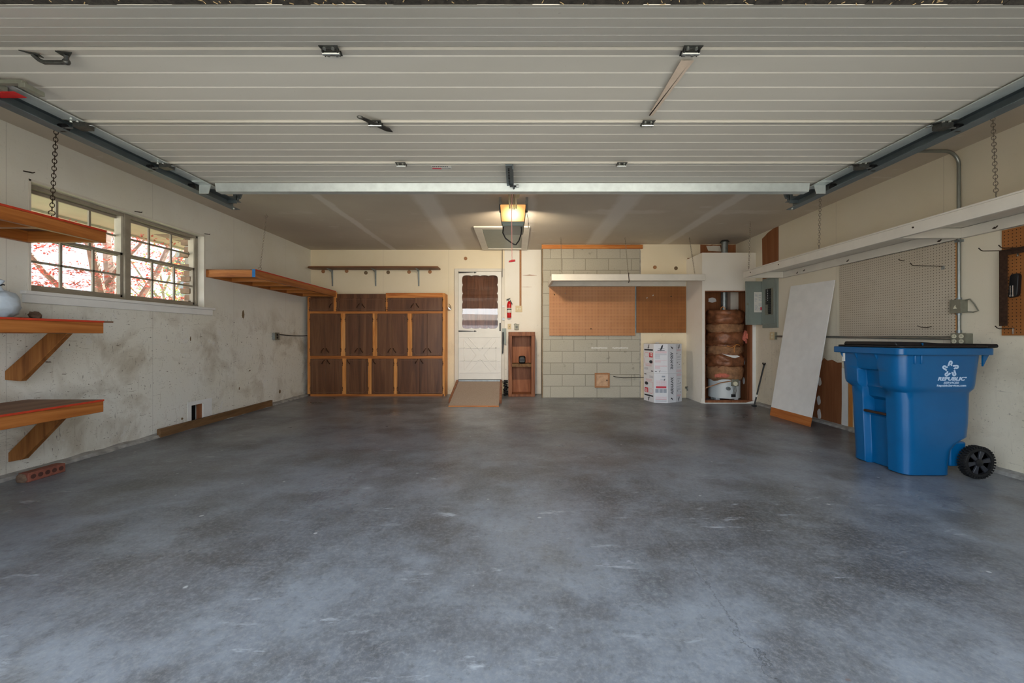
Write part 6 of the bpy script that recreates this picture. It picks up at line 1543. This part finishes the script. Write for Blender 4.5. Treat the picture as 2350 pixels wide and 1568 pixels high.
def wheel(yc, lab):
    wx, wz, R, w = 3.468, 0.1235, 0.110, 0.052; n = 48; g = G(); s_ = -1 if yc < YC else 1
    prof = [(R * 0.80, -w / 2), (R * 0.95, -w / 2), (R, -w / 2 + 0.008), (R, w / 2 - 0.008), (R * 0.95, w / 2), (R * 0.80, w / 2), (R * 0.78, 0.0), (R * 0.80, -w / 2)]
    g.lathe(prof, (wx, yc, wz), 48, ax=(0, 1, 0), caps=False)
    for i in range(36):
        a = 2 * math.pi * i / 36; ca, sa = math.cos(a), math.sin(a)
        for hw0, hw1, da in ((-w / 2 + 0.002, 0.0, 0), (0.0, w / 2 - 0.002, math.pi / 36)):
            c2, s2 = math.cos(a + da), math.sin(a + da); t = Vector((-s2, 0, c2)) * 0.0058; rdl = Vector((c2, 0, s2)); c0 = Vector((wx, yc, wz)) + rdl * (R - 0.002)
            p = [c0 - t + Vector((0, hw0, 0)), c0 + t + Vector((0, hw0, 0)), c0 + t + Vector((0, hw1, 0)), c0 - t + Vector((0, hw1, 0))]
            g.prism(p, rdl * 0.0155)
    wl_ = part('wheel', g, M['black_rubber'], rb, label=lab)
    h = G().lathe([(0.03, -0.012), (0.028, 0.024), (0.012, 0.028)], (wx, yc, wz), 20, ax=(0, s_, 0))
    h.lathe([(R * 0.93, -0.018), (R * 0.93, 0.006)], (wx, yc, wz), 32, ax=(0, s_, 0))
    h.lathe([(R * 0.88, 0.005), (R * 0.90, 0.022), (R * 0.80, 0.022), (R * 0.78, 0.006)], (wx, yc, wz), 32, ax=(0, s_, 0))
    part('hub', h, M['black'], wl_)
    for i in range(6):
        a = math.radians(60 * i + 12); d = Vector((math.cos(a), 0, math.sin(a))); t = Vector((-math.sin(a), 0, math.cos(a)))
        c0 = Vector((wx, yc + s_ * 0.006, wz))
        part('spoke', G().prism([c0 + d * 0.022 - t * 0.010, c0 + d * 0.022 + t * 0.010, c0 + d * 0.088 + t * 0.019, c0 + d * 0.088 - t * 0.019], (0, s_ * 0.014, 0)), M['spoke'], wl_, 0.003)
wheel(3.045, 'black treaded wheel facing the camera'); wheel(3.615, 'black treaded wheel on the wall side')
part('axle', G().cyl((3.468, 3.07, 0.1235), (3.468, 3.59, 0.1235), 0.011, n=10), M['rustdark'], rb)
part('axle_housing', G().box(3.33, 3.10, 0.07, 3.455, 3.56, 0.26), M['bin'], rb, 0.012)
# print on the near side of the bin
def bin_y(z):
    for (a, b) in zip(LV, LV[1:]):
        if a[0] <= z <= b[0]: return a[3] + (b[3] - a[3]) * (z - a[0]) / (b[0] - a[0])
za, zb_ = 0.70, 0.825
pv = Vector((0, bin_y(0.90) - bin_y(0.70), 0.20)).normalized(); pu = Vector((1, 0, 0)); pn = pu.cross(pv)
def pp(px, py):
    z = Z(py, 3.03); y = bin_y(z) - 0.0012; return Vector((X(px, y), y, z))
c = pp(2181.3, 847.5); Rs = 0.062
arm = [(-0.27, 0.40), (-0.17, 0.70), (-0.12, 0.86), (-0.05, 0.94), (0.06, 0.94), (0.15, 0.86), (0.17, 0.74), (0.08, 0.64)]
leg = [(0.0, 0.66), (0.16, 0.41)]
g = G()
for i in range(5):
    a = -2 * math.pi * i / 5 + 0.05
    rot = lambda p: ((p[0] * math.cos(a) - p[1] * math.sin(a)) * Rs, (p[0] * math.sin(a) + p[1] * math.cos(a)) * Rs)
    g.stroke([rot(p) for p in arm], 0.205 * Rs, c, pu, pv, pn, 0.0008); g.stroke([rot(p) for p in leg], 0.18 * Rs, c, pu, pv, pn, 0.0008)
part('emblem', g, M['binprint'], body, label='five-armed star emblem printed on the bin', smooth=False)
text_mesh('lettering', 'REPUBLIC', 0.037, M['binprint'], body, pp(2182.5, 873.6), pu, pv, 0.0016, 0.22, width=0.208)
text_mesh('lettering', 'SERVICES', 0.021, M['binprint'], body, pp(2182.5, 881.2), pu, pv, 0.0005, 0.22, width=0.117)
text_mesh('lettering', 'RepublicServices.com', 0.021, M['binprint'], body, pp(2183.5, 887.6), pu, pv, 0.0007, 0.0, width=0.220)
part('print_dot', G().cyl(pp(2216.8, 866.8), pp(2216.8, 866.8) + pn * 0.0008, 0.006, n=12), M['binprint'], body)

# ------------------------------------------------------------------ across the street (shows in reflections)
g = G().box(-26, -36, -0.02, 26, -30, 3.0)
ac = struct('trim_6', g, M['siding'], 'grey house front across the street', 'building')
part('house_roof', G().prism([(-27, -29.5, 2.9), (-27, -36.5, 2.9), (-27, -33, 6.5)], (54, 0, 0)), M['roof'], ac)
